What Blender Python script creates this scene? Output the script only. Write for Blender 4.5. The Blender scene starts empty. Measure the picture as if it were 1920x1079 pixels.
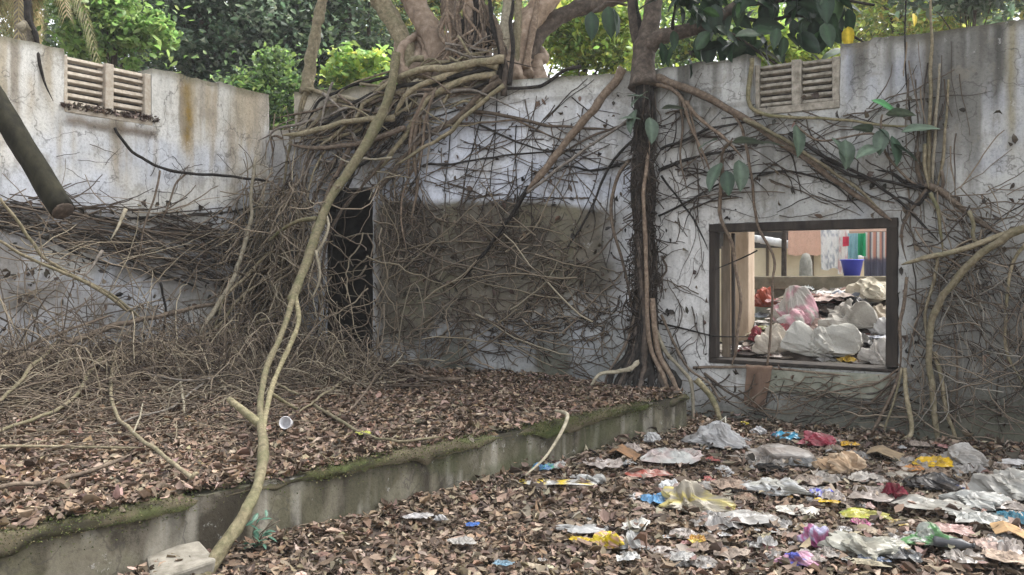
import bpy, math, random
import numpy as np
from mathutils import Vector

# ---------------------------------------------------------------- camera, sky, sun, exposure
SC = bpy.context.scene
COL = SC.collection
random.seed(7)
RNG = np.random.default_rng(11)

cam_d = bpy.data.cameras.new("camera")
cam = bpy.data.objects.new("camera", cam_d)
COL.objects.link(cam)
cam.location = (0, 0, 1.5)
cam.rotation_euler = (math.radians(90), 0, 0)
cam_d.sensor_width = 36
cam_d.lens = 30.0
cam_d.shift_y = -19.5 / 1920
cam_d.clip_start = 0.05
cam_d.clip_end = 2000
SC.camera = cam

SUN_EL, SUN_AZ = math.radians(60), math.radians(62)     # azimuth clockwise from +Y
w = bpy.data.worlds.new("World")
SC.world = w
w.use_nodes = True
nt = w.node_tree
sky = nt.nodes.new("ShaderNodeTexSky")
sky.sky_type = 'NISHITA'
sky.sun_disc = False
sky.sun_elevation = SUN_EL
sky.sun_rotation = SUN_AZ
sky.air_density = 1.0
sky.dust_density = 4.0
sky.ozone_density = 1.0
hsv = nt.nodes.new("ShaderNodeHueSaturation")
hsv.inputs['Saturation'].default_value = 0.22
bg = nt.nodes['Background']
bg.inputs['Strength'].default_value = 0.15
nt.links.new(sky.outputs[0], hsv.inputs['Color'])
nt.links.new(hsv.outputs[0], bg.inputs['Color'])

sun_d = bpy.data.lights.new("sun", 'SUN')
sun_d.energy = 1.5
sun_d.angle = math.radians(35)
sun_d.color = (1.0, 0.965, 0.91)
sun = bpy.data.objects.new("sun", sun_d)
COL.objects.link(sun)
_sd = Vector((math.sin(SUN_AZ) * math.cos(SUN_EL), math.cos(SUN_AZ) * math.cos(SUN_EL), math.sin(SUN_EL)))
sun.rotation_euler = _sd.to_track_quat('Z', 'Y').to_euler()
sun.location = (6, -6, 12)

SC.view_settings.view_transform = 'Standard'
SC.view_settings.look = 'None'
SC.view_settings.gamma = 1.0
SC.view_settings.exposure = 2.1
SC.view_settings.use_curve_mapping = False

# ---------------------------------------------------------------- helpers
HC, HY, CX, FP = 1.5, 520.0, 960.0, 1600.0

def tag(o, label=None, cat=None, group=None, kind=None):
    if label: o['label'] = label
    if cat: o['category'] = cat
    if group: o['group'] = group
    if kind: o['kind'] = kind
    return o

def empty(name, loc=(0, 0, 0), rz=0.0):
    o = bpy.data.objects.new(name, None)
    COL.objects.link(o)
    o.location = loc
    o.rotation_euler = (0, 0, rz)
    o.empty_display_size = 0.2
    return o

def adopt(ch, root):
    """parent without moving the child (meshes are built in world space)"""
    ch.parent = root
    ch.matrix_parent_inverse = mat_of(root).inverted()
    return ch

def mat_of(o):
    from mathutils import Matrix, Euler
    m = Matrix.LocRotScale(o.location, o.rotation_euler, o.scale)
    if o.parent:
        m = mat_of(o.parent) @ o.matrix_parent_inverse @ m
    return m

def mk(name, V, F, mat, parent=None, smooth=True, col=None):
    """V (n,3); F: (m,k) array or list of arrays with different k; col: (n,3) point colours"""
    me = bpy.data.meshes.new(name)
    V = np.asarray(V, dtype=np.float32)
    Fs = F if isinstance(F, list) else [F]
    Fs = [np.asarray(f, dtype=np.int32) for f in Fs if len(f)]
    loops = np.concatenate([f.ravel() for f in Fs])
    tot = np.concatenate([np.full(len(f), f.shape[1], dtype=np.int32) for f in Fs])
    start = np.concatenate([[0], np.cumsum(tot)[:-1]]).astype(np.int32)
    me.vertices.add(len(V))
    me.vertices.foreach_set("co", V.ravel())
    me.loops.add(len(loops))
    me.loops.foreach_set("vertex_index", loops)
    me.polygons.add(len(tot))
    me.polygons.foreach_set("loop_start", start)
    me.polygons.foreach_set("loop_total", tot)
    me.polygons.foreach_set("use_smooth", np.full(len(tot), bool(smooth)))
    if col is not None:
        a = me.color_attributes.new("Col", 'FLOAT_COLOR', 'POINT')
        c = np.ones((len(V), 4), dtype=np.float32)
        c[:, :3] = col
        a.data.foreach_set("color", c.ravel())
    me.update(calc_edges=True)
    me.validate()
    me.materials.append(mat)
    o = bpy.data.objects.new(name, me)
    COL.objects.link(o)
    if parent is not None:
        adopt(o, parent)
    return o

class Acc:
    """collects pieces for one joined mesh"""
    def __init__(s): s.V, s.F, s.C, s.n = [], {}, [], 0
    def add(s, V, F, col=None):
        V = np.asarray(V, dtype=np.float32)
        for f in (F if isinstance(F, list) else [F]):
            f = np.asarray(f)
            if len(f): s.F.setdefault(f.shape[1], []).append(f + s.n)
        s.V.append(V)
        if col is not None:
            s.C.append(np.broadcast_to(np.asarray(col, dtype=np.float32), (len(V), 3)))
        s.n += len(V)
    def build(s, name, mat, parent=None, smooth=True):
        return mk(name, np.concatenate(s.V), [np.concatenate(f) for f in s.F.values()], mat, parent, smooth,
                  np.concatenate(s.C) if s.C else None)

def smoothpts(P, n):
    """Catmull-Rom through P (k,d) -> n points"""
    P = np.asarray(P, dtype=float)
    if len(P) == 2:
        t = np.linspace(0, 1, n)[:, None]
        return P[0] * (1 - t) + P[1] * t
    Q = np.vstack([2 * P[0] - P[1], P, 2 * P[-1] - P[-2]])
    u = np.linspace(0, len(P) - 1 - 1e-9, n)
    i = u.astype(int)
    t = (u - i)[:, None]
    a, b, c, d = Q[i], Q[i + 1], Q[i + 2], Q[i + 3]
    return 0.5 * ((2 * b) + (-a + c) * t + (2 * a - 5 * b + 4 * c - d) * t * t + (-a + 3 * b - 3 * c + d) * t ** 3)

def tube(P, R, sides=6, lump=0.0, rng=RNG, cap=True):
    P = np.asarray(P, dtype=float)
    n = len(P)
    R = np.broadcast_to(np.asarray(R, dtype=float), (n,)).copy()
    T = np.gradient(P, axis=0)
    T /= np.linalg.norm(T, axis=1)[:, None] + 1e-9
    up = np.array([0.0, 0, 1]) if abs(T[0][2]) < .9 else np.array([1.0, 0, 0])
    N = np.cross(T[0], up); N /= np.linalg.norm(N)
    NN = np.zeros((n, 3))
    for i in range(n):
        N = N - T[i] * N.dot(T[i])
        N /= np.linalg.norm(N) + 1e-9
        NN[i] = N
    B = np.cross(T, NN)
    a = np.linspace(0, 2 * math.pi, sides, endpoint=False)
    rr = R[:, None] * np.ones((1, sides))
    if lump:
        k = rng.normal(0, lump, (n, sides))
        k = (k + np.roll(k, 1, 0) + np.roll(k, -1, 0)) / 2
        rr = rr * np.clip(1 + k, .5, 1.7)
    V = P[:, None, :] + rr[..., None] * (np.cos(a)[None, :, None] * NN[:, None, :] + np.sin(a)[None, :, None] * B[:, None, :])
    V = V.reshape(-1, 3)
    i = np.arange(n - 1)[:, None] * sides
    j = np.arange(sides)[None, :]
    j2 = (j + 1) % sides
    F = np.stack([i + j, i + j2, i + sides + j2, i + sides + j], -1).reshape(-1, 4)
    out = [F]
    if cap:
        V = np.vstack([V, P[0], P[-1]])
        jj = np.arange(sides); k2 = (jj + 1) % sides
        b0 = (n - 1) * sides
        out.append(np.vstack([np.stack([k2, jj, np.full(sides, n * sides)], -1),
                              np.stack([b0 + jj, b0 + k2, np.full(sides, n * sides + 1)], -1)]))
    return V, out

def box(c, s, rot=None):
    x, y, z = np.asarray(s, dtype=float) / 2
    V = np.array([[-x, -y, -z], [x, -y, -z], [x, y, -z], [-x, y, -z], [-x, -y, z], [x, -y, z], [x, y, z], [-x, y, z]])
    F = np.array([[0, 3, 2, 1], [4, 5, 6, 7], [0, 1, 5, 4], [1, 2, 6, 5], [2, 3, 7, 6], [3, 0, 4, 7]])
    if rot is not None:
        V = V @ np.asarray(rot).T
    return V + np.asarray(c), F

def hash01(ix, iy, seed):
    h = (ix.astype(np.int64) * 374761393 + iy.astype(np.int64) * 668265263 + seed * 974711) & 0x7fffffff
    h = ((h ^ (h >> 13)) * 1274126177) & 0x7fffffff
    h = (h ^ (h >> 16)) & 0xffff
    return h / 65535.0

def vnoise(x, y, seed=0):
    x = np.asarray(x, dtype=float); y = np.asarray(y, dtype=float)
    ix, iy = np.floor(x), np.floor(y)
    fx, fy = x - ix, y - iy
    fx = fx * fx * (3 - 2 * fx); fy = fy * fy * (3 - 2 * fy)
    a = hash01(ix, iy, seed); b = hash01(ix + 1, iy, seed)
    c = hash01(ix, iy + 1, seed); d = hash01(ix + 1, iy + 1, seed)
    return (a * (1 - fx) + b * fx) * (1 - fy) + (c * (1 - fx) + d * fx) * fy

def fbm(x, y, seed=0, oct=4):
    v, amp, tot = 0.0, 1.0, 0.0
    for k in range(oct):
        v = v + amp * vnoise(np.asarray(x) * 2 ** k, np.asarray(y) * 2 ** k, seed + 17 * k)
        tot += amp; amp *= .5
    return v / tot

def sstep(a, b, x):
    t = np.clip((np.asarray(x, dtype=float) - a) / (b - a), 0, 1)
    return t * t * (3 - 2 * t)

def at(px, py, Y):
    return np.array([(px - CX) / FP * Y, Y, HC + (HY - py) / FP * Y])

# ---------------------------------------------------------------- materials
def principled(name):
    m = bpy.data.materials.new(name)
    m.use_nodes = True
    return m, m.node_tree, m.node_tree.nodes['Principled BSDF']

def N(nt, t, **kw):
    n = nt.nodes.new(t)
    for k, v in kw.items():
        if k in n.inputs: n.inputs[k].default_value = v
        else: setattr(n, k, v)
    return n

def mixc(nt, a, b, fac, mode='MIX'):
    n = nt.nodes.new('ShaderNodeMix')
    n.data_type = 'RGBA'; n.blend_type = mode
    for s, v in ((n.inputs[6], a), (n.inputs[7], b), (n.inputs[0], fac)):
        if hasattr(v, 'links'): nt.links.new(v, s)
        else: s.default_value = v if not isinstance(v, tuple) else (*v, 1)[:4]
    return n.outputs[2]

def ramp(nt, src, stops):
    r = nt.nodes.new('ShaderNodeValToRGB')
    e = r.color_ramp.elements
    while len(e) < len(stops): e.new(0.5)
    for el, (p, c) in zip(e, stops):
        el.position = p
        el.color = (*c, 1) if isinstance(c, tuple) else (c, c, c, 1)
    nt.links.new(src, r.inputs[0])
    return r.outputs[0]

def bump(nt, b, h, strength, dist):
    n = nt.nodes.new('ShaderNodeBump')
    n.inputs['Strength'].default_value = strength
    n.inputs['Distance'].default_value = dist
    nt.links.new(h, n.inputs['Height'])
    nt.links.new(n.outputs[0], b.inputs['Normal'])

def noise(nt, scale, detail=6, rough=.6, stretch=None, kind='Object'):
    tc = nt.nodes.new('ShaderNodeTexCoord')
    mp = nt.nodes.new('ShaderNodeMapping')
    if stretch: mp.inputs['Scale'].default_value = stretch
    nt.links.new(tc.outputs[kind], mp.inputs[0])
    n = N(nt, 'ShaderNodeTexNoise', Scale=scale, Detail=detail, Roughness=rough)
    nt.links.new(mp.outputs[0], n.inputs['Vector'])
    return n.outputs['Fac']

def mat_wall():
    m, nt, b = principled("weathered_plaster")
    at_ = N(nt, 'ShaderNodeVertexColor', layer_name='Col')
    n1 = noise(nt, 38, 8, .7)
    n2 = noise(nt, 9, 6, .7, (1, 1, .35))
    n3 = noise(nt, 150, 4, .6)
    v1 = ramp(nt, n1, [(.30, .62), (.5, 1.0), (.72, 1.10)])
    v2 = ramp(nt, n2, [(.30, .72), (.52, 1.0), (.75, 1.06)])
    c = mixc(nt, at_.outputs[0], v1, .85, 'MULTIPLY')
    n4 = noise(nt, 3.2, 9, .74)
    n5 = noise(nt, 14, 5, .7, (1, 1, .12))
    c = mixc(nt, c, (.19, .17, .135), mixc(nt, (0, 0, 0), ramp(nt, n4, [(.53, 0.0), (.60, 1.0)]), .42))
    c = mixc(nt, c, (.13, .115, .09), mixc(nt, (0, 0, 0), ramp(nt, n5, [(.56, 0.0), (.68, 1.0)]), .40))
    n6 = noise(nt, 5.5, 10, .8)
    c = mixc(nt, c, (.60, .60, .58), mixc(nt, (0, 0, 0), ramp(nt, n6, [(.62, 0.0), (.64, 1.0)]), .35))
    c = mixc(nt, c, v2, .8, 'MULTIPLY')
    spot = ramp(nt, n3, [(.28, 1.0), (.36, 0.0)])
    c = mixc(nt, c, (.10, .09, .075), mixc(nt, (0, 0, 0), spot, .55))
    tc = nt.nodes.new('ShaderNodeTexCoord')
    nz = N(nt, 'ShaderNodeTexNoise', Scale=2.5, Detail=5)
    nt.links.new(tc.outputs['Object'], nz.inputs['Vector'])
    vm = N(nt, 'ShaderNodeVectorMath', operation='ADD')
    nt.links.new(tc.outputs['Object'], vm.inputs[0]); nt.links.new(nz.outputs['Color'], vm.inputs[1])
    vo = N(nt, 'ShaderNodeTexVoronoi', feature='DISTANCE_TO_EDGE', Scale=1.1)
    nt.links.new(vm.outputs[0], vo.inputs['Vector'])
    crack = ramp(nt, vo.outputs['Distance'], [(.0, 1.0), (.012, 0.0)])
    c = mixc(nt, c, (.05, .045, .04), mixc(nt, (0, 0, 0), crack, .6))
    nt.links.new(c, b.inputs['Base Color'])
    b.inputs['Roughness'].default_value = .92
    b.inputs['Specular IOR Level'].default_value = .2
    bump(nt, b, n1, .55, .012)
    return m

def mat_bark(name, c1, c2, rough=.85, scale=26, moss=0.0):
    m, nt, b = principled(name)
    n1 = noise(nt, scale, 7, .68)
    n2 = noise(nt, scale * .22, 4, .6)
    c = ramp(nt, n1, [(.30, tuple(x * .55 for x in c1)), (.48, c1), (.68, c2)])
    oi = N(nt, 'ShaderNodeObjectInfo')
    r = ramp(nt, oi.outputs['Random'], [(0, .68), (1, 1.22)])
    c = mixc(nt, c, r, 1.0, 'MULTIPLY')
    if moss:
        c = mixc(nt, c, (.075, .085, .035), mixc(nt, (0, 0, 0), ramp(nt, n2, [(.45, 0.0), (.65, 1.0)]), moss))
    nt.links.new(c, b.inputs['Base Color'])
    b.inputs['Roughness'].default_value = rough
    b.inputs['Specular IOR Level'].default_value = .25
    bump(nt, b, n1, .6, .01)
    return m

def mat_col(name, rough=.8, trans=0.0, spec=.3, fine=30, amt=.5, bmp=.3):
    """colour from the mesh's own Col attribute, with grain"""
    m, nt, b = principled(name)
    a = N(nt, 'ShaderNodeVertexColor', layer_name='Col')
    n1 = noise(nt, fine, 5, .65)
    c = mixc(nt, a.outputs[0], ramp(nt, n1, [(.3, .55), (.5, 1.0), (.7, 1.15)]), amt, 'MULTIPLY')
    nt.links.new(c, b.inputs['Base Color'])
    b.inputs['Roughness'].default_value = rough
    b.inputs['Specular IOR Level'].default_value = spec
    if bmp: bump(nt, b, n1, bmp, .006)
    if trans:
        tr = N(nt, 'ShaderNodeBsdfTranslucent')
        nt.links.new(c, tr.inputs['Color'])
        mx = N(nt, 'ShaderNodeMixShader'); mx.inputs[0].default_value = trans
        nt.links.new(b.outputs[0], mx.inputs[1]); nt.links.new(tr.outputs[0], mx.inputs[2])
        nt.links.new(mx.outputs[0], nt.nodes['Material Output'].inputs['Surface'])
    return m

def mat_flat(name, c1, c2, scale=12, rough=.85, bmp=.4, stretch=None, spec=.25):
    m, nt, b = principled(name)
    n1 = noise(nt, scale, 7, .65, stretch)
    c = ramp(nt, n1, [(.32, c1), (.66, c2)])
    nt.links.new(c, b.inputs['Base Color'])
    b.inputs['Roughness'].default_value = rough
    b.inputs['Specular IOR Level'].default_value = spec
    if bmp: bump(nt, b, n1, bmp, .01)
    return m

M = {}
M['wall'] = mat_wall()
M['tan'] = mat_bark('tan_root_bark', (.18, .15, .095), (.31, .265, .18), moss=.3)
M['pale'] = mat_bark('pale_root_bark', (.24, .21, .15), (.36, .325, .25))
M['liana'] = mat_bark('smooth_liana_bark', (.17, .145, .085), (.29, .25, .155), scale=30, moss=.5)
M['red'] = mat_bark('reddish_root_bark', (.145, .105, .075), (.265, .205, .15))
M['brown'] = mat_bark('brown_root_bark', (.10, .075, .055), (.19, .15, .11))
M['dark'] = mat_bark('dark_root_bark', (.014, .012, .010), (.046, .037, .030))
M['grey'] = mat_bark('grey_branch_bark', (.15, .13, .11), (.27, .24, .20))
M['trunk'] = mat_bark('pinkish_trunk_bark', (.25, .185, .135), (.38, .30, .235), scale=11)
M['figtrunk'] = mat_bark('fig_trunk_bark', (.062, .048, .038), (.135, .105, .082), scale=16)
M['fine'] = mat_col('fine_root', .9, 0, .2, 40, .5, 0)
M['litter'] = mat_col('dry_leaf', .75, .12, .3, 45, .5, 0)
M['foliage'] = mat_col('green_leaf', .5, .5, .35, 20, .25, 0)
M['figleaf'] = mat_col('leathery_leaf', .45, .12, .28, 22, .75, .15)
M['film'] = mat_col('plastic_film', .34, .25, .5, 22, .55, .2)
M['paper'] = mat_col('dull_scrap', .85, .08, .2, 26, .6, .3)
M['cloth'] = mat_col('cloth', .9, .15, .15, 60, .4, .2)
M['soil'] = mat_flat('dark_leaf_soil', (.030, .023, .018), (.085, .066, .052), 18, .95)
M['timber'] = mat_flat('old_dark_timber', (.010, .008, .007), (.042, .033, .026), 14, .8, .6, (1, 1, .15))
M['timber_light'] = mat_flat('worn_timber', (.10, .075, .05), (.19, .15, .11), 14, .8, .6, (1, 1, .15))
M['concrete'] = mat_flat('grey_concrete', (.20, .195, .17), (.36, .35, .31), 16, .9)
M['black'] = mat_flat('unlit_shade_black', (.03, .028, .026), (.06, .055, .05), 8, .95)  # near-black colour puts the shade of unlit hollows into the surface

# ---------------------------------------------------------------- the walls' frames
class Wall:
    def __init__(s, A, B):
        s.A = np.array(A, dtype=float); s.B = np.array(B, dtype=float)
        d = s.B - s.A
        s.L = np.linalg.norm(d); s.d = d / s.L
        s.n = np.array([s.d[1], -s.d[0]])          # towards the camera side
        if s.n.dot(-s.A) < 0: s.n = -s.n
    def sz(s, px, py, off=0.0):
        """wall coordinates of the point seen at a pixel, on the plane OFF metres in front"""
        k = (np.asarray(px, dtype=float) - CX) / FP
        A = s.A + s.n * off
        # (A + t d): X = k Y
        t = (k * A[1] - A[0]) / (s.d[0] - k * s.d[1])
        Y = A[1] + t * s.d[1]
        return t, HC + (HY - np.asarray(py, dtype=float)) / FP * Y
    def pt(s, t, z, off=0.0):
        t = np.asarray(t, dtype=float); z = np.asarray(z, dtype=float); off = np.asarray(off, dtype=float)
        return np.stack(np.broadcast_arrays(s.A[0] + t * s.d[0] + off * s.n[0], s.A[1] + t * s.d[1] + off * s.n[1], z), -1)
    def hit(s, px, py, off=0.0):
        t, z = s.sz(px, py, off)
        return s.pt(t, z, off)
    def px(s, t, z):
        X = s.A[0] + t * s.d[0]; Y = s.A[1] + t * s.d[1]
        return CX + FP * X / Y, HY - FP * (z - HC) / Y
    def rot(s):
        return np.array([[s.d[0], -s.n[0], 0], [s.d[1], -s.n[1], 0], [0, 0, 1.0]])   # local x along, y into, z up

WL = Wall((-4.68, 7.8), (-2.93, 10.3))
WC = Wall((-2.93, 10.3), (1.38, 9.2))
WR = Wall((1.38, 9.2), (4.37, 7.29))
E0 = np.array([-2.23, 3.71]); E1 = np.array([1.70, 8.20])      # top front line of the raised floor
ED = (E1 - E0) / np.linalg.norm(E1 - E0)
EN = np.array([ED[1], -ED[0]])                                  # towards the lower ground
PZ = 0.375

def edge_dist(x, y):
    """>0 on the lower side of the kerb line (the raised floor also ends beyond E1)"""
    d1 = (x - E0[0]) * EN[0] + (y - E0[1]) * EN[1]
    d2 = (x - E1[0]) * ED[0] + (y - E1[1]) * ED[1]
    return np.maximum(d1, d2)

def wdist(W, x, y):
    return (x - W.A[0]) * W.n[0] + (y - W.A[1]) * W.n[1]

def plat_z(x, y):
    x = np.asarray(x, dtype=float); y = np.asarray(y, dtype=float)
    dl = np.maximum(wdist(WL, x, y), 0)
    sl = (x - WL.A[0]) * WL.d[0] + (y - WL.A[1]) * WL.d[1]
    dc = np.maximum(wdist(WC, x, y), 0)
    scn = (x - WC.A[0]) * WC.d[0] + (y - WC.A[1]) * WC.d[1]
    m = .40 * np.exp(-(dl / 1.15) ** 2) * (1 - .35 * sstep(2.2, 3.4, sl))
    m2 = .20 * np.exp(-(dc / .8) ** 2) * (1 - sstep(.9, 2.0, scn))
    z = PZ + np.maximum(m, m2) + .05 * np.exp(-(dc / .35) ** 2)
    return z + .05 * (fbm(x * 1.7, y * 1.7, 3) - .5) + .03 * (fbm(x * 6, y * 6, 5, 2) - .5)

def low_z(x, y):
    x = np.asarray(x, dtype=float); y = np.asarray(y, dtype=float)
    d1 = np.clip(edge_dist(x, y), 0, 5)
    dr = np.clip(wdist(WR, x, y), 0, 5)
    z = .05 * np.exp(-(d1 / .35) ** 2) + .06 * np.exp(-(dr / .5) ** 2)
    return z + .10 * (fbm(x * 1.1, y * 1.1, 23) - .5) + .05 * (fbm(x * 5, y * 5, 25, 2) - .5) - .01

def ground_z(x, y):
    return np.where(edge_dist(x, y) > 0, low_z(x, y), plat_z(x, y))

def ground_hit(px, py, lift=0.0):
    Y = np.linspace(2.8, 11.5, 1800)
    X = (px - CX) / FP * Y
    Z = HC + (HY - py) / FP * Y - lift
    g = ground_z(X, Y)
    i = np.argmax(Z <= g)
    if not (Z <= g).any(): i = len(Y) - 1
    return np.array([X[i], Y[i], g[i] + lift])
# ---------------------------------------------------------------- walls
def lines(a, b, step, forced):
    g = list(np.arange(a, b + 1e-6, step))
    for f in forced:
        g = [x for x in g if abs(x - f) > step * .55] + [f]
    return np.array(sorted(g))

def build_wall(W, s0, s1, top, holes, colf, label, thick=.22, z0=-.12, step=.025, offf=None, hs=()):
    fs = [s0, s1] + [h[0] for h in holes] + [h[1] for h in holes] + list(hs)
    fz = [z0, top] + [h[2] for h in holes] + [h[3] for h in holes]
    S = lines(s0, s1, step, fs); Z = lines(z0, top, step, fz)
    S = S[(S >= s0 - 1e-6) & (S <= s1 + 1e-6)]; Z = Z[(Z >= z0 - 1e-6) & (Z <= top + 1e-6)]
    ns, nz = len(S), len(Z)
    sc, zc = (S[:-1] + S[1:]) / 2, (Z[:-1] + Z[1:]) / 2
    G, H = np.meshgrid(sc, zc, indexing='ij')
    full = np.ones_like(G, dtype=bool)
    for (a, b, c, d) in holes:
        full &= ~((G > a) & (G < b) & (H > c) & (H < d))
    SS, ZZ = np.meshgrid(S, Z, indexing='ij')
    # ragged upper edge, worn arrises
    j = (fbm(SS * 7, ZZ * 7, 31, 3) - .5)
    s2 = SS + .012 * (vnoise(SS * 11 + 5, ZZ * 11, 71) - .5)
    z2 = ZZ + .010 * (vnoise(SS * 11, ZZ * 11 + 9, 72) - .5)
    z2 = np.where(ZZ > top - .001, z2 + .085 * (fbm(SS * 3.6, SS * 0, 44, 5) - .6) - .05 * sstep(.68, .74, fbm(SS * 2.3, SS * 0, 46, 3)), z2)
    off = .016 * (fbm(SS * 1.4, ZZ * 1.4, 12, 4) - .5) + .008 * j
    if offf is not None: off = off + offf(SS, ZZ)
    front = W.pt(s2, z2, off).reshape(-1, 3)
    back = W.pt(s2, z2, -thick).reshape(-1, 3)
    idx = np.arange(ns * nz).reshape(ns, nz); nb = ns * nz
    ci, cj = np.nonzero(full)
    a, b, c, d = idx[ci, cj], idx[ci + 1, cj], idx[ci + 1, cj + 1], idx[ci, cj + 1]
    F = [np.stack([a, b, c, d], -1), np.stack([a + nb, d + nb, c + nb, b + nb], -1)]
    pad = np.pad(full, 1)
    for di, dj, e in ((-1, 0, (3, 0)), (1, 0, (1, 2)), (0, -1, (0, 1)), (0, 1, (2, 3))):
        edge = full & ~pad[1 + di:1 + di + full.shape[0], 1 + dj:1 + dj + full.shape[1]]
        ei, ej = np.nonzero(edge)
        q = [idx[ei, ej], idx[ei + 1, ej], idx[ei + 1, ej + 1], idx[ei, ej + 1]]
        u, v = q[e[0]], q[e[1]]
        F.append(np.stack([v, u, u + nb, v + nb], -1))
    px, py = W.px(SS, ZZ)
    C = np.clip(colf(SS, ZZ, px, py), .01, .8).reshape(-1, 3)
    F = np.concatenate(F)
    used = np.unique(F)
    remap = np.zeros(2 * nb, dtype=np.int64); remap[used] = np.arange(len(used))
    V = np.concatenate([front, back])[used]
    CC = np.concatenate([C, C * .9])[used]
    o = mk("plaster_wall", V, remap[F], M['wall'], None, True, CC)
    o.data.set_sharp_from_angle(angle=math.radians(50)) if hasattr(o.data, 'set_sharp_from_angle') else None
    tag(o, label, "wall")
    return o

def lerp(a, b, t):
    t = np.asarray(t)[..., None]
    return np.asarray(a) * (1 - t) + np.asarray(b) * t

def col3(c, shape): return np.broadcast_to(np.array(c, dtype=float), shape + (3,)).copy()

TOP = 3.72
def streaks(s, z, seed, fine=9.0):
    """rain streaks: narrow along the wall, long downwards, fading from the top"""
    n = fbm(s * fine, z * .55, seed, 4)
    return sstep(.50, .72, n)

def colL(s, z, px, py):
    sh = s.shape
    c = lerp((.49, .475, .43), (.58, .575, .55), fbm(s * 2, z * 2, 51))
    lowb = sstep(200, 300, py + 60 * (fbm(s * 2, z * 2, 55) - .5))
    c = lerp(c, (.47, .49, .53), .9 * lowb * sstep(.30, .55, fbm(s * 1.3, z * 1.8, 57)))
    c = lerp(c, (.33, .28, .20), .85 * streaks(s, z, 61, 8) * (1 - sstep(230, 480, py)))
    c = lerp(c, (.20, .165, .12), .8 * sstep(.57, .66, fbm(s * 14, z * .7, 62, 4)) * (1 - sstep(150, 360, py)) * sstep(.42, .6, fbm(s * 2, z, 60)))
    bd = np.exp(-((py - (405 + .2 * px)) / (30 + .07 * px)) ** 2)
    c = lerp(c, (.13, .11, .09), .75 * bd * sstep(.36, .56, fbm((s + .35 * z) * 1.6, (z - .12 * s) * 14, 64, 4)))
    for (x, y0, y1, w, col, k) in ((351, 150, 300, 9, (.23, .16, .06), .95), (352, 195, 285, 6, (.22, .14, .03), .8), (400, 165, 280, 10, (.33, .27, .19), .7),
                                   (440, 170, 400, 13, (.34, .29, .21), .65), (468, 165, 300, 8, (.36, .30, .22), .6), (217, 285, 345, 6, (.32, .26, .17), .6),
                                   (58, 140, 240, 8, (.36, .30, .22), .6), (432, 230, 330, 9, (.30, .25, .19), .6), (488, 180, 420, 12, (.42, .37, .29), .5)):
        xx = px + 10 * (fbm(z * 4, s * 2, int(x)) - .5)
        m = np.exp(-((xx - x) / w) ** 2) * sstep(y0 - 12, y0 + 15, py) * (1 - sstep(y1 - 50, y1 + 12, py))
        c = lerp(c, col, k * m)
    # grime below, where the creepers lie on the wall
    g = sstep(370, 430, py - .12 * (px - 100)) * (1 - sstep(560, 640, py - .1 * px))
    c = lerp(c, (.30, .275, .25), .62 * g * sstep(.30, .62, fbm(s * 1.2, z * 3.2, 63)))
    c = lerp(c, (.26, .24, .21), .6 * sstep(560, 680, py))
    c = lerp(c, (.20, .185, .16), .6 * sstep(.52, .60, fbm(s * 2.4, z * 3.1, 68, 5)) * sstep(380, 470, py))
    c = lerp(c, (.13, .12, .075), .75 * sstep(TOP - .12, TOP - .01, z + .10 * (fbm(s * 3, z * 3, 66) - .5)))
    c = lerp(c, (.15, .115, .085), .9 * np.exp(-((py - (218 + .17 * (px - 120)) - 12 * fbm(s * 9, z * 2, 67)) / 9) ** 2) * sstep(115, 130, px) * (1 - sstep(285, 300, px)))
    return c

def colC(s, z, px, py):
    c = lerp((.53, .54, .56), (.67, .68, .69), fbm(s * 2, z * 2, 81))
    c = lerp(c, (.53, .56, .63), .85 * sstep(.42, .58, fbm(s * 1.2 + 3, z * 1.6, 83)) * sstep(190, 250, py))
    c = lerp(c, (.42, .41, .36), .6 * (1 - sstep(165, 205, py)))
    c = lerp(c, (.36, .31, .22), .8 * (1 - sstep(690, 760, px)) * (1 - sstep(230, 300, py)))
    c = lerp(c, (.30, .29, .26), .45 * streaks(s, z, 87, 7) * (1 - sstep(250, 420, py)))
    c = lerp(c, (.10, .095, .05), .8 * sstep(TOP - .10, TOP, z + .12 * (fbm(s * 3, z * 3, 86) - .5)))
    # the brown, bark-like skin of dead rootlets and moss above the floor
    e = 26 * (fbm(s * 3.2, z * 3.2, 91) - .5)
    m = sstep(683, 720, px + e) * sstep(370, 386, py + .45 * e - np.clip(px - 1010, 0, 300) * .12) * (1 - sstep(1120, 1200, px + e * 3))
    m2 = 1 - sstep(590, 690, py + 3 * e + .22 * (px - 850))
    patch = sstep(.25, .55, fbm(s * 1.6, z * 1.6, 93))
    mat = m * np.maximum(m2, .55 * patch)
    olive = lerp((.125, .102, .062), (.055, .047, .030), fbm(s * 2.4, z * 5, 95))
    olive = lerp(olive, (.155, .14, .065), .45 * sstep(.52, .68, fbm(s * 2.2, z * 2.2, 97)))
    c = lerp(c, olive, .93 * mat)
    lowg = sstep(560, 690, py) * sstep(690, 740, px)
    c = lerp(c, (.24, .245, .215), .85 * lowg * (1 - mat))
    c = lerp(c, (.085, .085, .055), .85 * lowg * sstep(.48, .62, fbm(s * 2.6, z * 1.7, 99)))
    c = lerp(c, (.17, .15, .125), .7 * (1 - sstep(560, 620, px)) * sstep(240, 330, py))
    return c

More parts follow.
